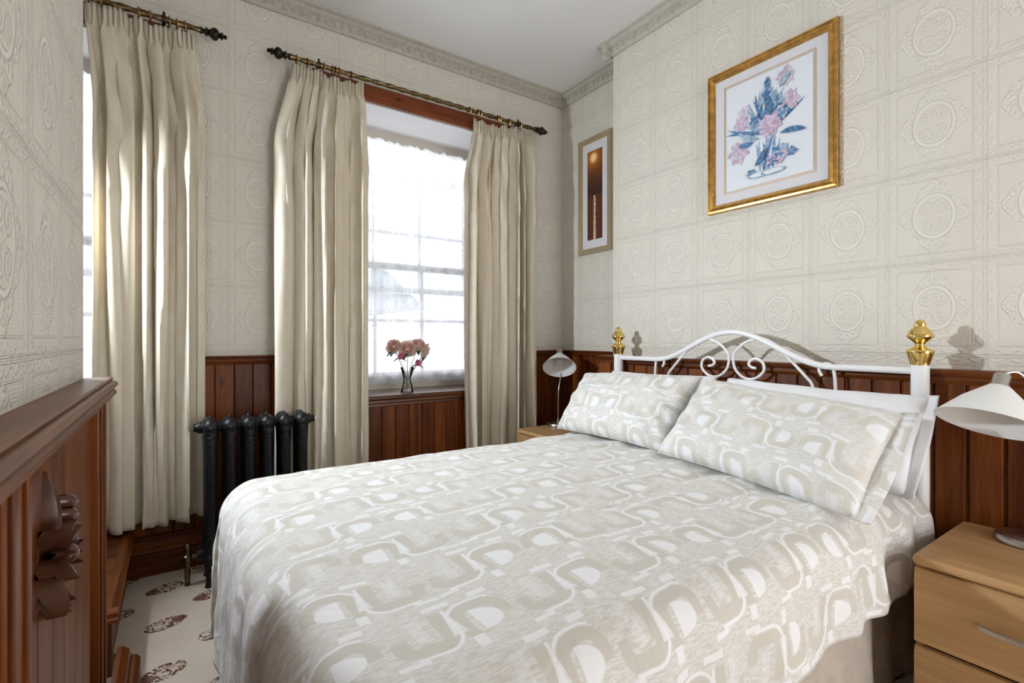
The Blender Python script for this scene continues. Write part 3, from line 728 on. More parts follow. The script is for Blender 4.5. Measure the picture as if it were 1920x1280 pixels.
# ------------------------------------------------------------------ radiator
rd = thing('radiator', 'dark cast iron column radiator under the window', 'radiator', (0.322, 2.605, 0))
def section_mesh(feet):
    mb = MB(); zb, zt = 0.13, 0.677
    for s in (-1, 1):
        pts = [(0, s * 0.046, z) for z in [zb + (zt - zb) * i / 10 for i in range(11)]]
        mb.tube(pts, [0.030, 0.0265, 0.025] + [0.0245] * 5 + [0.025, 0.0265, 0.030], 12)
        mb.tube([(0, s * 0.0715, zb + 0.02), (0, s * 0.0715, zt - 0.02)], 0.004, 6)
    for z, rz in ((zt + 0.012, 0.042), (zb - 0.008, 0.036)): mb.ball((0, 0, z), 0.034, 0.082, rz, 14, 10)
    for s in (-1, 1): mb.ball((0, s * 0.052, zt + 0.018), 0.031, 0.030, 0.034, 12, 8)
    mb.ball((0, 0, zt + 0.05), 0.008, 0.014, 0.012, 8, 6)
    mb.ball((0, -0.078, zt + 0.012), 0.010, 0.008, 0.010, 8, 6); mb.ball((0, -0.075, zt - 0.03), 0.012, 0.006, 0.006, 8, 6)
    if feet:
        for s in (-1, 1): mb.tube([(0, s * 0.05, zb), (0, s * 0.055, 0.06), (0, s * 0.062, 0.022), (0, s * 0.066, 0.0)], [0.026, 0.020, 0.018, 0.024], 10)
    return mb.mesh('section', M['iron'], True)
sm, sf = section_mesh(False), section_mesh(True)
for k in range(6): link('section', sf if k in (0, 5) else sm, rd, (-0.19 + k * 0.076, 0, 0))
for k in range(5):
    for z in (0.689, 0.122): MB().lathe([(0.021, -0.012), (0.024, -0.006), (0.024, 0.006), (0.021, 0.012)], (-0.152 + k * 0.076, 0, z), 14, Matrix.Rotation(PI / 2, 3, 'Y')).obj('nipple', M['iron'], rd, True)
for s, z in ((-1, 0.689), (1, 0.689), (1, 0.122)):
    MB().lathe([(0.026, 0), (0.026, 0.022), (0.018, 0.03), (0.018, 0.042), (0.001, 0.042)], (s * 0.212, 0, z), 8, Matrix.Rotation(s * PI / 2, 3, 'Y')).obj('plug', M['iron'], rd, True)
MB().lathe([(0.006, 0), (0.006, 0.014), (0.001, 0.014)], (0.254, 0, 0.689), 8, Matrix.Rotation(PI / 2, 3, 'Y')).obj('air_vent', M['plug'], rd)
vv = MB().tube([(-0.2, 0, 0.122), (-0.265, 0, 0.122)], 0.011, 10)
vv.lathe([(0.011, 0.0), (0.011, 0.075), (0.018, 0.08), (0.019, 0.13), (0.013, 0.135), (0.015, 0.15), (0.014, 0.175), (0.006, 0.185)], (-0.275, 0, 0), 12)
vo = vv.obj('valve', M['oldbrass'], rd, True); vo['label'] = 'aged brass valve on the inlet pipe'
MB().lathe([(0.022, -0.014), (0.022, 0.014)], (-0.228, 0, 0.122), 6, Matrix.Rotation(PI / 2, 3, 'Y')).obj('union_nut', M['iron'], rd)

# ------------------------------------------------------------------ bed
YC = 1.287; XH = 2.075
bed = thing('bed', 'double bed with white metal headboard and brass finials', 'bed', (0, 0, 0))
MB().bbox(0.17, 2.03, 0.63, 1.945, 0.08, 0.32, 0.02).obj('base', M['valance'], bed)
MB().bbox(0.155, 2.035, 0.625, 1.95, 0.325, 0.56, 0.06).obj('mattress', M['linen'], bed, True)
def val(u, v):
    s = u * (1.86 + 1.34 + 1.86)
    k = 0.008 * math.sin(s * 38) * (1 - v) + 0.006 * math.sin(s * 17 + 1)
    if s < 1.86: x, y, nx, ny = 2.03 - s, 0.615, 0, -1
    elif s < 3.20: x, y, nx, ny = 0.155, 0.615 + (s - 1.86), -1, 0
    else: x, y, nx, ny = 0.155 + (s - 3.20), 1.955, 0, 1
    o = k + 0.012 * (1 - v)
    return (x + nx * o, y + ny * o, 0.012 + 0.33 * v)
MB().grid(val, 260, 6).obj('valance', M['valance'], bed, True)
FP = [(0.001, -0.01), (0.0255, -0.01), (0.027, 0.0), (0.029, 0.004), (0.037, 0.030), (0.0385, 0.036), (0.037, 0.040), (0.026, 0.046), (0.014, 0.054), (0.013, 0.060), (0.017, 0.066), (0.026, 0.074), (0.0365, 0.084), (0.0375, 0.089), (0.034, 0.094), (0.032, 0.102), (0.024, 0.112), (0.0175, 0.118), (0.0165, 0.123), (0.0165, 0.130), (0.012, 0.138), (0.005, 0.143), (0.001, 0.144)]
for s in (-1, 1):
    MB().tube([(XH, YC + s * 0.685, 0.0), (XH, YC + s * 0.685, 1.0)], 0.0255, 18).obj('post', M['bedwhite'], bed, True)
    fo = MB().lathe(FP, (XH, YC + s * 0.685, 1.008), 24).obj('finial', M['brass'], bed, True); fo['label'] = 'polished brass urn finial'
pts = []
for i in range(61):
    dy = -0.665 + 1.33 * i / 60
    z = 0.978 + (0.5 * (1 + math.cos(PI * dy / 0.42)) * 0.138 if abs(dy) < 0.42 else 0)
    pts.append((XH, YC + dy, z))
MB().tube(pts, 0.0125, 12).obj('top_rail', M['bedwhite'], bed, True)
MB().tube([(XH, YC - 0.665, 0.62), (XH, YC + 0.665, 0.62)], 0.011, 12).obj('lower_rail', M['bedwhite'], bed, True)
lobe = [(-.37, .80), (-.345, .90), (-.318, .937), (-.23, 1.03), (-.18, 1.072), (-.133, 1.086), (-.07, 1.07), (-.022, 1.03), (-.010, 1.0), (-.02, .95), (-.061, .9135), (-.11, .913), (-.148, .945), (-.147, .98), (-.12, .999), (-.095, .993), (-.083, .975), (-.095, .962), (-.115, .958)]
hook = [(-.43, .80), (-.427, .90), (-.424, .944), (-.416, .980), (-.392, .990), (-.370, .974), (-.372, .955), (-.380, .942)]
for s in (-1, 1):
    MB().tube(catmull([(XH, YC - s * d * -1, z) for d, z in lobe], 6), 0.0062, 8).obj('scroll', M['bedwhite'], bed, True)
    MB().tube(catmull([(XH, YC - s * d * -1, z) for d, z in hook], 6), 0.0065, 8).obj('hook_scroll', M['bedwhite'], bed, True)
for dy in (-0.5, -0.25, 0.0, 0.25, 0.5): MB().tube([(XH, YC + dy, 0.62), (XH, YC + dy, 0.82)], 0.006, 8).obj('bar', M['bedwhite'], bed, True)

# duvet
XF, YF, YN, RD, ZT = 0.235, 1.905, 0.675, 0.115, 0.602
EF, EN, XHD = 0.55, 0.335, 2.035
def duvet(u, v):
    a = -EF + u * (XHD - XF + EF); bq = -EN + v * (YF - YN + 2 * EN)
    x = XF + a; y = YN + bq
    ex = max(0.0, -a); ey = 0.0; sy = 0
    if bq < 0: ey = -bq; sy = -1
    elif y > YF: ey = y - YF; sy = 1
    e = math.hypot(ex, ey)
    px, py, z = max(x, XF), min(max(y, YN), YF), ZT
    n1 = noise.noise(Vector((x * 2.2, y * 2.2, 0.3))); n2 = noise.noise(Vector((x * 6, y * 4.5, 2.3)))
    n3 = noise.noise(Vector((x * 14 + y * 5, y * 4 - x * 2, 5.1)))
    top = 0.014 * n1 + 0.006 * n2 + 0.0025 * n3
    # long crease of the cover and puckers towards the pillows
    cr = (y - (1.02 + 0.10 * (x - 1.0))) / 0.02
    top += (0.004 * math.exp(-cr * cr) - 0.003 * math.exp(-(cr + 1.6) ** 2)) * sst(0.75, 1.1, x) * sst(1.9, 1.5, x)
    top += 0.007 * sst(1.2, 1.6, x) * math.sin(y * 26 + x * 14 + 4 * n1 + 3 * n2)
    crown = 0.018 * sst(0.0, 0.5, a) * math.sin(PI * min(1, max(0, (y - YN) / (YF - YN)))) ** 0.6
    if e > 0:
        dx, dy = -ex / e, sy * ey / e
        q = RD * PI / 2
        if e < q: out = RD * math.sin(e / RD); dr = RD * (1 - math.cos(e / RD))
        else: out = RD + (e - q) * 0.05; dr = RD + (e - q)
        tang = x * abs(dy) + y * abs(dx)
        k = sst(0.04, 0.32, e)
        wr = 0.009 * math.sin(tang * 30 + 5 * n1 - e * 9 * (1 if sy else 0)) + 0.009 * n2 + 0.004 * n3
        if sy == -1: wr += 0.010 * sst(0.9, 1.9, x) * math.sin(tang * 34 + e * 14 + 2 * n1)
        if sy == 1 and ex > 0: wr += 0.018 * math.sin(e * 60 + 4 * n1) * sst(0.05, 0.2, ey)
        out += wr * k
        px += dx * out; py += dy * out; z = ZT - dr + top * (1 - k)
        z = max(z, 0.03)
    else: z += top
    z += crown
    return (px, py, z)
d = MB().grid(duvet, 230, 190, lambda u, v: (-EF + u * (XHD - XF + EF), v * (YF - YN + 2 * EN)))
do = d.obj('duvet', M['duvet'], smooth=True)
md = do.modifiers.new('cloth_thickness', 'SOLIDIFY'); md.thickness = 0.012; md.offset = -1
tag(do, 'beige and white retro print duvet spread over the bed', 'duvet')

# pillows
def pillow(name, bl, br, tl, tr, thick, mat, label, seed, flange=0.0, group=None, shift=(0, 0, 0)):
    bl, br, tl, tr = map(Vector, (bl, br, tl, tr))
    c = (bl + br + tl + tr) / 4 + Vector(shift)
    bl, br, tl, tr = (p + Vector(shift) for p in (bl, br, tl, tr))
    root_pts = [p - c for p in (bl, br, tl, tr)]
    nrm = (br - bl).cross(tl - bl).normalized()
    if nrm.z < 0: nrm = -nrm
    wd = (br - bl).length; ht = (tl - bl).length
    def surf(sgn):
        def fn(u, v):
            a, q = u * 2 - 1, v * 2 - 1
            sh_u = u; sh_v = v
            # sides pulled in between the corners
            su = a * (1 - 0.045 * (1 - q * q)); sv = q * (1 - 0.06 * (1 - a * a))
            U, Vv = (su + 1) / 2, (sv + 1) / 2
            p = root_pts[0] * (1 - U) * (1 - Vv) + root_pts[1] * U * (1 - Vv) + root_pts[2] * (1 - U) * Vv + root_pts[3] * U * Vv
            e = max(0.0, (1 - a ** 4) * (1 - q ** 4))
            t = thick * e ** 0.55 * (1.0 if sgn > 0 else 0.35)      # flatter where it leans on what is behind
            n = noise.noise(Vector((u * 4 + seed, v * 3, 1.0))) * 0.016 + noise.noise(Vector((u * 9 + seed, v * 11, 4.0))) * 0.007
            # creases running from the corners
            cr = 0.008 * math.sin((u * 9 + v * 6) * 4 + seed + 3 * noise.noise(Vector((u * 3, v * 3, seed)))) * sst(0.35, 1.0, abs(a)) + 0.005 * math.sin(u * 40 + seed) * sst(0.55, 0.95, -q)
            return p + nrm * sgn * (t + (n + cr) * min(1, e * 2.2)) + nrm * 0.003 * sgn * (1 if e > 0 else 0)
        return fn
    mb = MB(); uvf = lambda u, v: (u * wd + seed * 0.37, v * ht + seed * 0.21)
    mb.grid(surf(1), 46, 34, uvf); mb.grid(surf(-1), 46, 34, uvf)
    me = mb.mesh(name, mat, True)
    bm = bmesh.new(); bm.from_mesh(me); bmesh.ops.remove_doubles(bm, verts=bm.verts, dist=0.0022); bmesh.ops.recalc_face_normals(bm, faces=bm.faces); bm.to_mesh(me); bm.free()
    o = link(name, me, None, c)
    tag(o, label, 'pillow', group)
    if flange:
        fr = MB()
        def ff(u, v):
            p = root_pts[1] * (1 - v) + root_pts[3] * v
            ax = (root_pts[1] - root_pts[0]).normalized()
            return p + ax * (flange * u - 0.02) + nrm * (0.012 * math.sin(v * 5 + seed) * u)
        fr.grid(ff, 4, 24, lambda u, v: (u * flange + wd + seed * 0.37, v * ht + seed * 0.21))
        fo = fr.obj('flange', mat, o, True)
        m2 = fo.modifiers.new('cloth_thickness', 'SOLIDIFY'); m2.thickness = 0.004
    return o
pillow('pillow', (1.83, 1.97, .66), (1.83, 1.32, .66), (2.015, 1.975, .945), (2.015, 1.32, .955), 0.045, M['linen'], 'plain white pillow behind the patterned one nearer the window', 5, group='white pillows', shift=(0.012, 0, -0.038))
pillow('pillow', (1.80, 1.28, .655), (1.79, 0.55, .635), (2.01, 1.27, .94), (2.01, 0.55, .925), 0.045, M['linen'], 'plain white pillow behind the patterned one nearer the camera', 2, 0.035, group='white pillows', shift=(0.012, 0, -0.025))
pillow('pillow', (1.63, 1.965, .655), (1.64, 1.29, .655), (1.87, 2.01, .925), (1.90, 1.30, .95), 0.075, M['pillowprint'], 'retro print pillow leaning on the window side of the headboard', 1, group='retro print pillows', shift=(-0.012, 0, -0.030))
pillow('pillow', (1.60, 1.305, .665), (1.515, 0.57, .635), (1.90, 1.30, .945), (1.90, 0.575, .885), 0.075, M['pillowprint'], 'retro print pillow nearest the camera with an open hemmed end', 3, 0.05, group='retro print pillows', shift=(-0.012, 0, -0.034))

# ------------------------------------------------------------------ bedside cabinets
def cabinet(loc, label):
    # local: front faces -x, footprint depth .455 (x 0..), width .45 (y)
    root = thing('bedside_cabinet', label, 'cabinet', loc, 0, 'oak bedside cabinets')
    dp, wd, ht = 0.452, 0.45, 0.495
    b = MB(); b.bbox(0.025, dp, -wd / 2 + 0.008, -wd / 2 + 0.026, 0, ht - 0.022, 0.002); b.bbox(0.025, dp, wd / 2 - 0.026, wd / 2 - 0.008, 0, ht - 0.022, 0.002)
    b.box(dp - 0.008, dp, -wd / 2 + 0.026, wd / 2 - 0.026, 0.02, ht - 0.022); b.box(0.04, dp - 0.008, -wd / 2 + 0.026, wd / 2 - 0.026, 0.03, 0.045)
    b.obj('carcass', M['oak'], root)
    # top with rounded front corners and a rounded nose
    def outline(inset):
        pts = []; r = 0.03
        for cxx, cyy, a0 in ((r, -wd / 2 + r, 180), (r, wd / 2 - r, 90)):
            rng = range(0, 91, 15)
            for a in (rng if a0 == 180 else rng):
                an = math.radians((a0 + a) if a0 == 180 else (180 - a))
                pts.append((cxx + (r - inset) * math.cos(an), cyy + (r - inset) * math.sin(an) * (1)))
        p1 = [p for p in pts[:7]]; p2 = [p for p in pts[7:]]
        return [(dp, -wd / 2 + inset)] + p1[::-1] + p2 + [(dp, wd / 2 - inset)]
    lv = [(0.012, ht - 0.024), (0.002, ht - 0.02), (0.0, ht - 0.013), (0.003, ht - 0.005), (0.009, ht)]
    vs = []; fs = []
    for ins, z in lv: vs += [(x, y, z) for x, y in outline(ins)]
    n = len(vs) // len(lv)
    for i in range(len(lv) - 1):
        for k in range(n): fs.append((i * n + k, i * n + (k + 1) % n, (i + 1) * n + (k + 1) % n, (i + 1) * n + k))
    fs += [tuple(range(n))[::-1], tuple(range((len(lv) - 1) * n, len(lv) * n))]
    MB().add(vs, fs).obj('top', M['oak'], root)
    for z0, z1 in ((0.045, 0.252), (0.262, 0.466)):
        f = MB().prism([(0.026, z0), (0.012, z0), (0.010, z0 + 0.003), (0.010, z1 - 0.018), (0.016, z1 - 0.004), (0.026, z1)], 'y', -wd / 2 + 0.009, wd / 2 - 0.009)
        dr = f.obj('drawer', M['oak'], root)
        zc = (z0 + z1) / 2 + 0.005
        pts = [(0.012, -0.085, zc), (-0.006, -0.08, zc), (-0.016, -0.05, zc), (-0.020, 0, zc), (-0.016, 0.05, zc), (-0.006, 0.08, zc), (0.012, 0.085, zc)]
        hb = MB(); cp = catmull(pts, 5)
        for s in (0,):
            vs = []; fs = []
            for p in cp: vs += [(p.x, p.y, p.z - 0.007), (p.x - 0.005, p.y, p.z - 0.005), (p.x - 0.005, p.y, p.z + 0.005), (p.x, p.y, p.z + 0.007)]
            for i in range(len(cp) - 1):
                for k in range(4): fs.append((i * 4 + k, i * 4 + (k + 1) % 4, i * 4 + 4 + (k + 1) % 4, i * 4 + 4 + k))
            hb.add(vs, fs)
        ho = hb.obj('handle', M['steel'], dr, True); ho['label'] = 'brushed steel bow handle'
    return root
cabinet((1.664, 0.283, 0), 'oak bedside cabinet in the foreground at the right edge')
cabinet((1.845, 2.445, 0), 'oak bedside cabinet in the corner by the window')

# ------------------------------------------------------------------ bedside lamps
def lamp(loc, neck, axis, label, sr=0.112, sh=0.105):
    root = thing('bedside_lamp', label, 'lamp', loc, 0, 'white shaded bedside lamps')
    MB().lathe([(0.001, 0), (0.072, 0), (0.076, 0.003), (0.076, 0.018), (0.071, 0.023), (0.062, 0.024), (0.060, 0.0262), (0.01, 0.0275), (0.009, 0.05), (0.001, 0.05)], (0, 0, 0), 32).obj('base', M['steel'], root, True)
    path = catmull(neck, 8)
    MB().tube(path, 0.0045, 10).obj('neck', M['steel'], root, True)
    a = Vector(axis).normalized(); top = Vector(neck[-1])
    rot = Vector((0, 0, 1)).rotation_difference(a).to_matrix()
    MB().lathe([(0.001, -0.022), (0.017, -0.022), (0.020, -0.018), (0.020, 0.010), (0.024, 0.014), (0.025, 0.026), (0.001, 0.026)], top, 20, rot).obj('cap', M['steel'], root, True)
    sh0 = MB().lathe([(0.026, 0.018), (0.030, 0.022), (sr * 0.62, 0.018 + sh * 0.45), (sr, 0.018 + sh), (sr - 0.002, 0.018 + sh), (sr * 0.62 - 0.003, 0.018 + sh * 0.45 + 0.001), (0.027, 0.026)], top, 36, rot)
    sh0.f = [f for f in sh0.f if len(f) == 4]; sh0.mi = [0] * len(sh0.f)
    sh0.obj('shade', M['shade'], root, True)
    bb = MB().lathe([(0.013, 0.024), (0.013, 0.04), (0.020, 0.055), (0.026, 0.07), (0.022, 0.085), (0.010, 0.094), (0.001, 0.095)], top, 16, rot)
    bb.obj('bulb', M['bulb'], root, True)
    return root
lamp((2.145, 2.590, 0.495), [(0, 0, 0.04), (0, 0, 0.16), (0.004, -0.002, 0.25), (0.035, 0.012, 0.35), (0.055, 0.035, 0.43), (0.045, 0.035, 0.485), (0.022, 0.012, 0.492)], (-0.42, -0.50, -0.80), 'small white shaded bedside lamp on the cabinet by the window')
lamp((2.038, 0.336, 0.495), [(0, 0, 0.04), (0.004, -0.004, 0.18), (0.012, -0.012, 0.34), (0.006, -0.004, 0.44), (-0.02, 0.018, 0.492), (-0.044, 0.044, 0.490), (-0.052, 0.051, 0.468)], (-0.41, 0.10, -0.90), 'large white shaded bedside lamp cut off by the right edge', 0.125, 0.115)

# ------------------------------------------------------------------ pictures
def frame_mesh(mb, w, h, prof, axis='x'):
    # rectangular mitred frame in the y-z plane, out = -x; prof [(inset, out)]
    n = len(prof); vs = []; fs = []
    for (sy, sz) in ((-1, -1), (1, -1), (1, 1), (-1, 1)):
        for ins, out in prof: vs.append((-out, sy * (w / 2 - ins), sz * (h / 2 - ins)))
    for c_ in range(4):
        d2 = (c_ + 1) % 4
        for k in range(n - 1): fs.append((c_ * n + k, c_ * n + k + 1, d2 * n + k + 1, d2 * n + k))
    mb.add(vs, fs)
def ring(mb, w, h, t, out):
    frame_mesh(mb, w, h, [(0, out - 0.0004), (0, out), (t, out), (t, out - 0.0004)])
pic = thing('framed_print', 'flower print with wide gilt frame on the wall above the bed', 'picture', (XB, (0.8927 + 1.4726) / 2, (1.693 + 2.367) / 2))
PW, PH = 0.58, 0.674
fm = MB(); frame_mesh(fm, PW, PH, [(0, 0), (0, 0.020), (0.003, 0.025), (0.010, 0.026), (0.012, 0.022), (0.015, 0.022), (0.019, 0.027), (0.026, 0.026), (0.029, 0.020), (0.033, 0.020), (0.037, 0.017), (0.040, 0.010), (0.040, 0.0)])
fm.obj('frame', M['goldframe'], pic)
MB().box(-0.011, -0.001, -PW / 2 + 0.035, PW / 2 - 0.035, -PH / 2 + 0.035, PH / 2 - 0.035).obj('mount', M['mat'], pic)
MB().box(-0.0122, -0.011, -0.195, 0.195, -0.245, 0.245).obj('paper', M['paperart'], pic)
lm = MB(); ring(lm, 0.412, 0.512, 0.003, 0.0125); ring(lm, 0.396, 0.496, 0.002, 0.0128); lm.obj('mount_line', M['goldline'], pic)
art = MB(); AX = [-0.0124]
def flat(pts, mi):
    AX[0] -= 0.00002
    art.add([(AX[0], -y, z) for y, z in pts], [tuple(range(len(pts)))], mi)      # y here: to the right as seen from the room
def leafp(x, z, ang, L, wd, mi, bend=0.0):
    P = []; n = 8
    for s in (1, -1):
        rng = range(n + 1) if s == 1 else range(n - 1, 0, -1)
        for i in rng:
            u = i / n; a = ang + bend * u
            cx_ = x + L * u * math.cos(ang + bend * u * 0.5); cz_ = z + L * u * math.sin(ang + bend * u * 0.5)
            ww = wd * math.sin(PI * u) ** 0.8 * s
            P.append((cx_ - ww * math.sin(a), cz_ + ww * math.cos(a)))
    flat(P, mi)
def bloom(x, z, r, mis, n, rr, squash=1.0, tilt=0.0):
    for ringk in range(3):
        rad = r * (1 - 0.3 * ringk)
        for k in range(n):
            a = 2 * PI * k / n + rr.uniform(-0.25, 0.25) + ringk * 0.4
            L = rad * rr.uniform(0.8, 1.1)
            if squash != 1: L *= 1 - (1 - squash) * abs(math.sin(a - tilt))
            leafp(x, z, a, L, rad * 0.26, mis[rr.randrange(len(mis))], rr.uniform(-0.4, 0.4))
ra = random.Random(4)
for i in range(14): leafp(0.0 + ra.uniform(-.03, .03), -0.20 + ra.uniform(0, .02), PI / 2 + ra.uniform(-.35, .35), ra.uniform(.12, .2), 0.007, ra.choice([0, 1, 1]), ra.uniform(-.4, .4))
for i in range(40):
    a = ra.uniform(0.15 * PI, 0.95 * PI); leafp(-0.005, -0.03, a, ra.uniform(.10, .21), 0.007, ra.choice([0, 0, 1]), ra.uniform(-.6, .6))
for (x, z, r, ml, n) in ((-0.12, 0.055, .045, [3, 2], 8), (-0.105, 0.105, .035, [3], 7), (-0.13, -0.075, .058, [2, 3], 8), (0.085, 0.195, .045, [3, 3, 2], 8), (0.10, 0.08, .05, [2, 3], 8), (0.02, 0.01, .062, [2, 2, 3], 10),
                         (0.0, 0.135, .045, [0, 0, 1], 6), (0.045, 0.10, .042, [0, 1], 6), (-0.05, 0.04, .035, [0, 1], 6), (0.075, 0.04, .035, [1, 0], 5), (0.065, -0.135, .045, [0, 1, 2], 8), (0.03, -0.155, .032, [2, 0], 7), (-0.07, -0.19, .025, [1, 0], 6), (0.11, -0.14, .026, [0, 1], 5)):
    bloom(x, z, r, ml, n, ra)
for x, z, a, L in ((0.06, -0.05, 0.15, .11), (-0.03, -0.045, 2.9, .12), (0.0, -0.09, -1.9, .09), (0.01, 0.16, 1.9, .06), (0.06, 0.15, 1.1, .07), (-0.06, -0.05, 3.4, .07)): leafp(x, z, a, L, 0.013, ra.choice([0, 1]), -0.6)
for q in range(2):
    P = [(-0.03 + 0.055 * math.cos(t_ / 16 * 2 * PI) + q * 0.06, -0.205 + 0.014 * math.sin(t_ / 16 * 2 * PI)) for t_ in range(16)]
    flat(P, 1)
    flat([(p[0] * 0.8 - 0.006 + q * 0.012, (p[1] + 0.205) * 0.7 - 0.204) for p in P], 4)
ao = art.obj('flower_drawing', [M['art_blue'], M['art_pale'], M['art_pink'], M['art_lilac'], M['paperart']], pic)

def sunset_mat():
    m, t, b = new_mat('sunset_print')
    x, y, z, vec = coords(t)
    r = hyp(y - 0.012, (z - 0.255)); glow = r.step(0.13, 0.0); glow2 = r.step(0.045, 0.012)
    col = mixc(t, z.step(-0.02, 0.30), (0.030, 0.012, 0.008), (0.22, 0.06, 0.012))
    col = mixc(t, z.lt(0.0), col, (0.10, 0.026, 0.010))
    col = mixc(t, glow * glow, col, (0.62, 0.20, 0.02)); col = mixc(t, glow2, col, (1.0, 0.75, 0.35))
    wv = noise_t(t, comb(t, y * 60.0, z * 160.0, 0.0), 1.0, 2)
    wid = (z * -0.012 + 0.007)
    path = ((y - 0.002 + (wv - 0.5) * 0.03).abs() - wid).step(0.004, -0.002) * z.lt(-0.004) * wv.step(0.36, 0.5)
    col = mixc(t, path * 0.9, col, (0.85, 0.66, 0.48))
    t.links.new(col, b.inputs['Base Color']); b.inputs['Roughness'].default_value = 0.35
    return m
p2 = thing('framed_photograph', 'tall narrow sunset photograph in a champagne frame in the alcove', 'picture', (XA, 2.473, 2.068))
fm = MB(); frame_mesh(fm, 0.316, 0.80, [(0, 0), (0, 0.020), (0.003, 0.024), (0.030, 0.020), (0.033, 0.014), (0.033, 0.0)]); fm.obj('frame', M['champagne'], p2)
fm = MB(); frame_mesh(fm, 0.252, 0.736, [(0, 0.012), (0, 0.0165), (0.005, 0.0165), (0.005, 0.010)]); fm.obj('frame_slip', M['goldline'], p2)
MB().box(-0.010, -0.001, -0.13, 0.13, -0.37, 0.37).obj('mount', M['mat'], p2)
MB().box(-0.0112, -0.010, -0.072, 0.072, -0.305, 0.305).obj('print', sunset_mat(), p2)

# ------------------------------------------------------------------ vase with flowers on the sill
VX, VY = 1.185, 2.885
vs_ = thing('vase', 'waisted clear glass vase with yellowed water on the window sill', 'vase', (VX, VY, ZS))
MB().lathe([(0.001, 0), (0.036, 0), (0.0385, 0.004), (0.0365, 0.015), (0.029, 0.05), (0.0225, 0.075), (0.0235, 0.09), (0.033, 0.125), (0.042, 0.155), (0.0405, 0.155), (0.031, 0.124), (0.0215, 0.09), (0.0205, 0.075), (0.027, 0.05), (0.034, 0.016), (0.001, 0.013)], (0, 0, 0), 28).obj('glass', M['vaseglass'], vs_, True)
MB().lathe([(0.001, 0.014), (0.0335, 0.017), (0.0265, 0.05), (0.0212, 0.07), (0.001, 0.07)], (0, 0, 0), 24).obj('water', M['water'], vs_, True)
def rose(head, foot, r, face, label):
    root = thing('rose', label, 'flower', (VX, VY, ZS), 0, 'blush roses in the vase')
    h = Vector(head); f = Vector(foot); mid = (h + f) / 2 + Vector((0, 0, -0.01)); mid.x *= 0.6
    MB().tube(catmull([f, mid, h], 8), 0.0024, 6).obj('stem', M['stem'], root, True)
    rot = Vector((0, 0, 1)).rotation_difference(Vector(face).normalized()).to_matrix()
    def petals(mb, n, rad, lift, open_, cup, off):
        for k in range(n):
            a0 = 2 * PI * k / n + off + R.uniform(-.12, .12); wA = 2.6 * PI / n / 2
            jr = R.uniform(0.9, 1.1)
            def fn(u, v):
                a = a0 + (u - 0.5) * 2 * wA * (0.45 + 0.55 * math.sin(PI * min(1, v * 0.75 + 0.2)))
                rr_ = rad * jr * (0.18 + open_ * math.sin(v * PI / 2 * 1.15)) * (1 - 0.10 * (2 * u - 1) ** 2 * v)
                z = lift + cup * v ** 1.4 - 0.18 * rad * max(0, v - 0.75) * 4 * open_ - 0.10 * rad * (2 * u - 1) ** 2 * v
                return h + rot @ Vector((rr_ * math.cos(a), rr_ * math.sin(a), z))
            mb.grid(fn, 5, 6)
    o = MB(); petals(o, 7, r, -0.45 * r, 0.86, 0.50 * r, 0.0); petals(o, 7, r, -0.42 * r, 0.72, 0.60 * r, 0.5); petals(o, 7, r, -0.32 * r, 0.58, 0.62 * r, 0.2)
    o.obj('outer_petals', M['petal'], root, True)
    i = MB(); petals(i, 6, r, -0.25 * r, 0.42, 0.62 * r, 0.9); petals(i, 5, r, -0.2 * r, 0.22, 0.58 * r, 0.3)
    i.ball(h + rot @ Vector((0, 0, 0.1 * r)), 0.2 * r, 0.2 * r, 0.2 * r)
    i.obj('inner_petals', M['petal_in'], root, True)
    lf = MB()
    for k in range(3):
        a = k * 2.1 + head[0] * 30
        def fl(u, v):
            return h + Vector((0, 0, -0.5 * r)) + Vector((math.cos(a), math.sin(a), -0.5 - 0.3 * v)) * (0.052 * v) + Vector((-math.sin(a), math.cos(a), 0)) * ((u - 0.5) * 0.024 * math.sin(PI * (0.1 + 0.88 * v)))
        lf.grid(fl, 3, 6)
    lf.obj('leaves', M['leaf'], root, True)
rose((-0.092, 0.0, 0.285), (0.008, 0.0, 0.02), 0.052, (-0.75, -0.6, 0.35), 'leftmost blush rose in the vase, turned to the left')
rose((-0.012, -0.035, 0.272), (-0.006, 0.004, 0.02), 0.057, (-0.25, -0.85, 0.45), 'front middle blush rose in the vase, facing the room')
rose((0.072, -0.01, 0.295), (-0.01, -0.004, 0.02), 0.055, (0.0, -0.7, 0.7), 'upper right blush rose in the vase, facing upward')
rose((0.125, 0.0, 0.250), (-0.012, 0.006, 0.02), 0.049, (0.85, -0.05, -0.35), 'rightmost drooping blush rose in the vase, seen from behind')
def lily(head, foot, label):
    root = thing('alstroemeria', label, 'flower', (VX, VY, ZS), 0, 'magenta flowers in the vase')
    h = Vector(head); f = Vector(foot)
    MB().tube(catmull([f, (h + f) / 2 + Vector((0, 0, 0.01)), h], 8), 0.0016, 6).obj('stem', M['stem'], root, True)
    mb = MB()
    for k in range(6):
        a = k * PI / 3
        dv = Vector((math.cos(a) * 0.8, -0.6, math.sin(a) * 0.8)).normalized(); sd = dv.cross(Vector((0, 1, 0))).normalized()
        mb.grid(lambda u, v: h + dv * (0.030 * v) + sd * ((u - 0.5) * 0.022 * math.sin(PI * (0.12 + 0.83 * v))) + Vector((0, 0.006 * v * v, 0)), 4, 6)
    mb.obj('petals', M['lily'], root, True)
    lf = MB()
    for s in (-1, 1):
        lf.grid(lambda u, v: h + Vector((s * 0.05 * v, 0.01, -0.012 - 0.03 * v * v + (u - 0.5) * 0.010 * math.sin(PI * (0.1 + 0.88 * v)))), 3, 6)
    lf.obj('leaves', M['leaf'], root, True)
lily((-0.058, -0.04, 0.225), (0.012, -0.003, 0.02), 'magenta flower under the left rose in the vase')
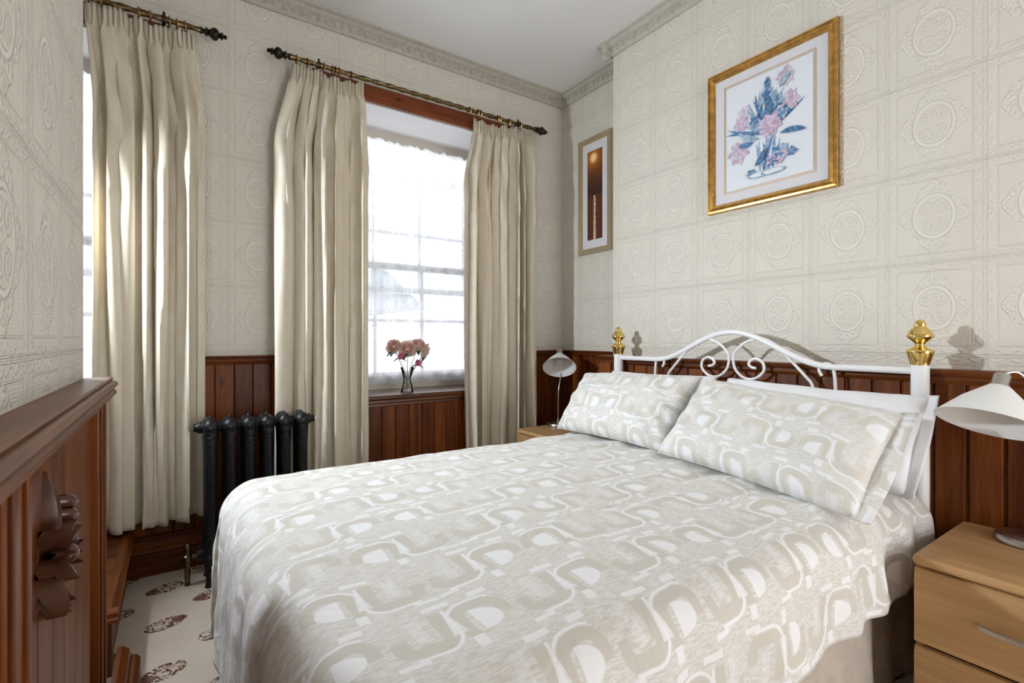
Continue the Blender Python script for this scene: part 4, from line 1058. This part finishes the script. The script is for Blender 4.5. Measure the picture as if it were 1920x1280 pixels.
lily((0.052, -0.04, 0.182), (-0.008, -0.006, 0.02), 'magenta flower low on the right of the vase')

# ------------------------------------------------------------------ outside: street and houses
struct(MB().box(-30, 40, 5, 60, -3.6, -3.5).obj('ground_street', M['street']), 'street below the window')
def house(x0, x1, y0, dep, zb, ze, zr, label, cols, rows, chim):
    root = thing('house', label, 'building', ((x0 + x1) / 2, y0, zb))
    hw = (x1 - x0) / 2; e = ze - zb; rg = zr - zb
    MB().box(-hw, hw, 0, dep, 0, e).obj('wall', M['render_wall'], root)
    MB().prism([(-0.3, e - 0.05), (dep / 2, rg), (dep + 0.3, e - 0.05), (dep + 0.3, e + 0.08), (dep / 2, rg + 0.15), (-0.3, e + 0.08)], 'x', -hw - 0.2, hw + 0.2).obj('roof', M['slate'], root)
    MB().box(-hw - 0.2, hw + 0.2, -0.38, -0.28, e - 0.12, e + 0.06).obj('gutter', M['whitepaint'], root)
    for cx_ in chim:
        ch = MB().box(cx_ - 0.45, cx_ + 0.45, dep / 2 - 0.3, dep / 2 + 0.3, rg - 0.5, rg + 1.1); 
        for q in (-0.22, 0.22): ch.lathe([(0.12, 0), (0.1, 0.4)], (cx_ + q, dep / 2, rg + 1.1), 8)
        ch.obj('chimney', M['render_wall'], root)
    for i in range(cols):
        for j in range(rows):
            cx_ = -hw + (i + 0.5) * 2 * hw / cols; cz_ = 1.3 + j * 2.7
            wo = MB().box(cx_ - 0.5, cx_ + 0.5, -0.06, 0.02, cz_, cz_ + 1.5).obj('window', M['whitepaint'], root)
            for q in (-1, 1):
                for r_ in (0, 1):
                    xa, xb = sorted((cx_ + q * 0.04, cx_ + q * 0.44))
                    MB().box(xa, xb, -0.075, -0.06, cz_ + 0.08 + r_ * 0.70, cz_ + 0.72 + r_ * 0.70).obj('pane', M['dimglass'], wo)
house(6.0, 15.5, 13.0, 7.0, -3.5, 1.9, 3.6, 'white rendered house with slate roof seen through the right of the window', 4, 2, [2.0])
house(-8.0, 9.5, 21.0, 8.0, -3.5, 2.6, 5.0, 'long pale terrace with grey roof farther off behind the window', 7, 2, [-5.0, 1.5, 6.0])
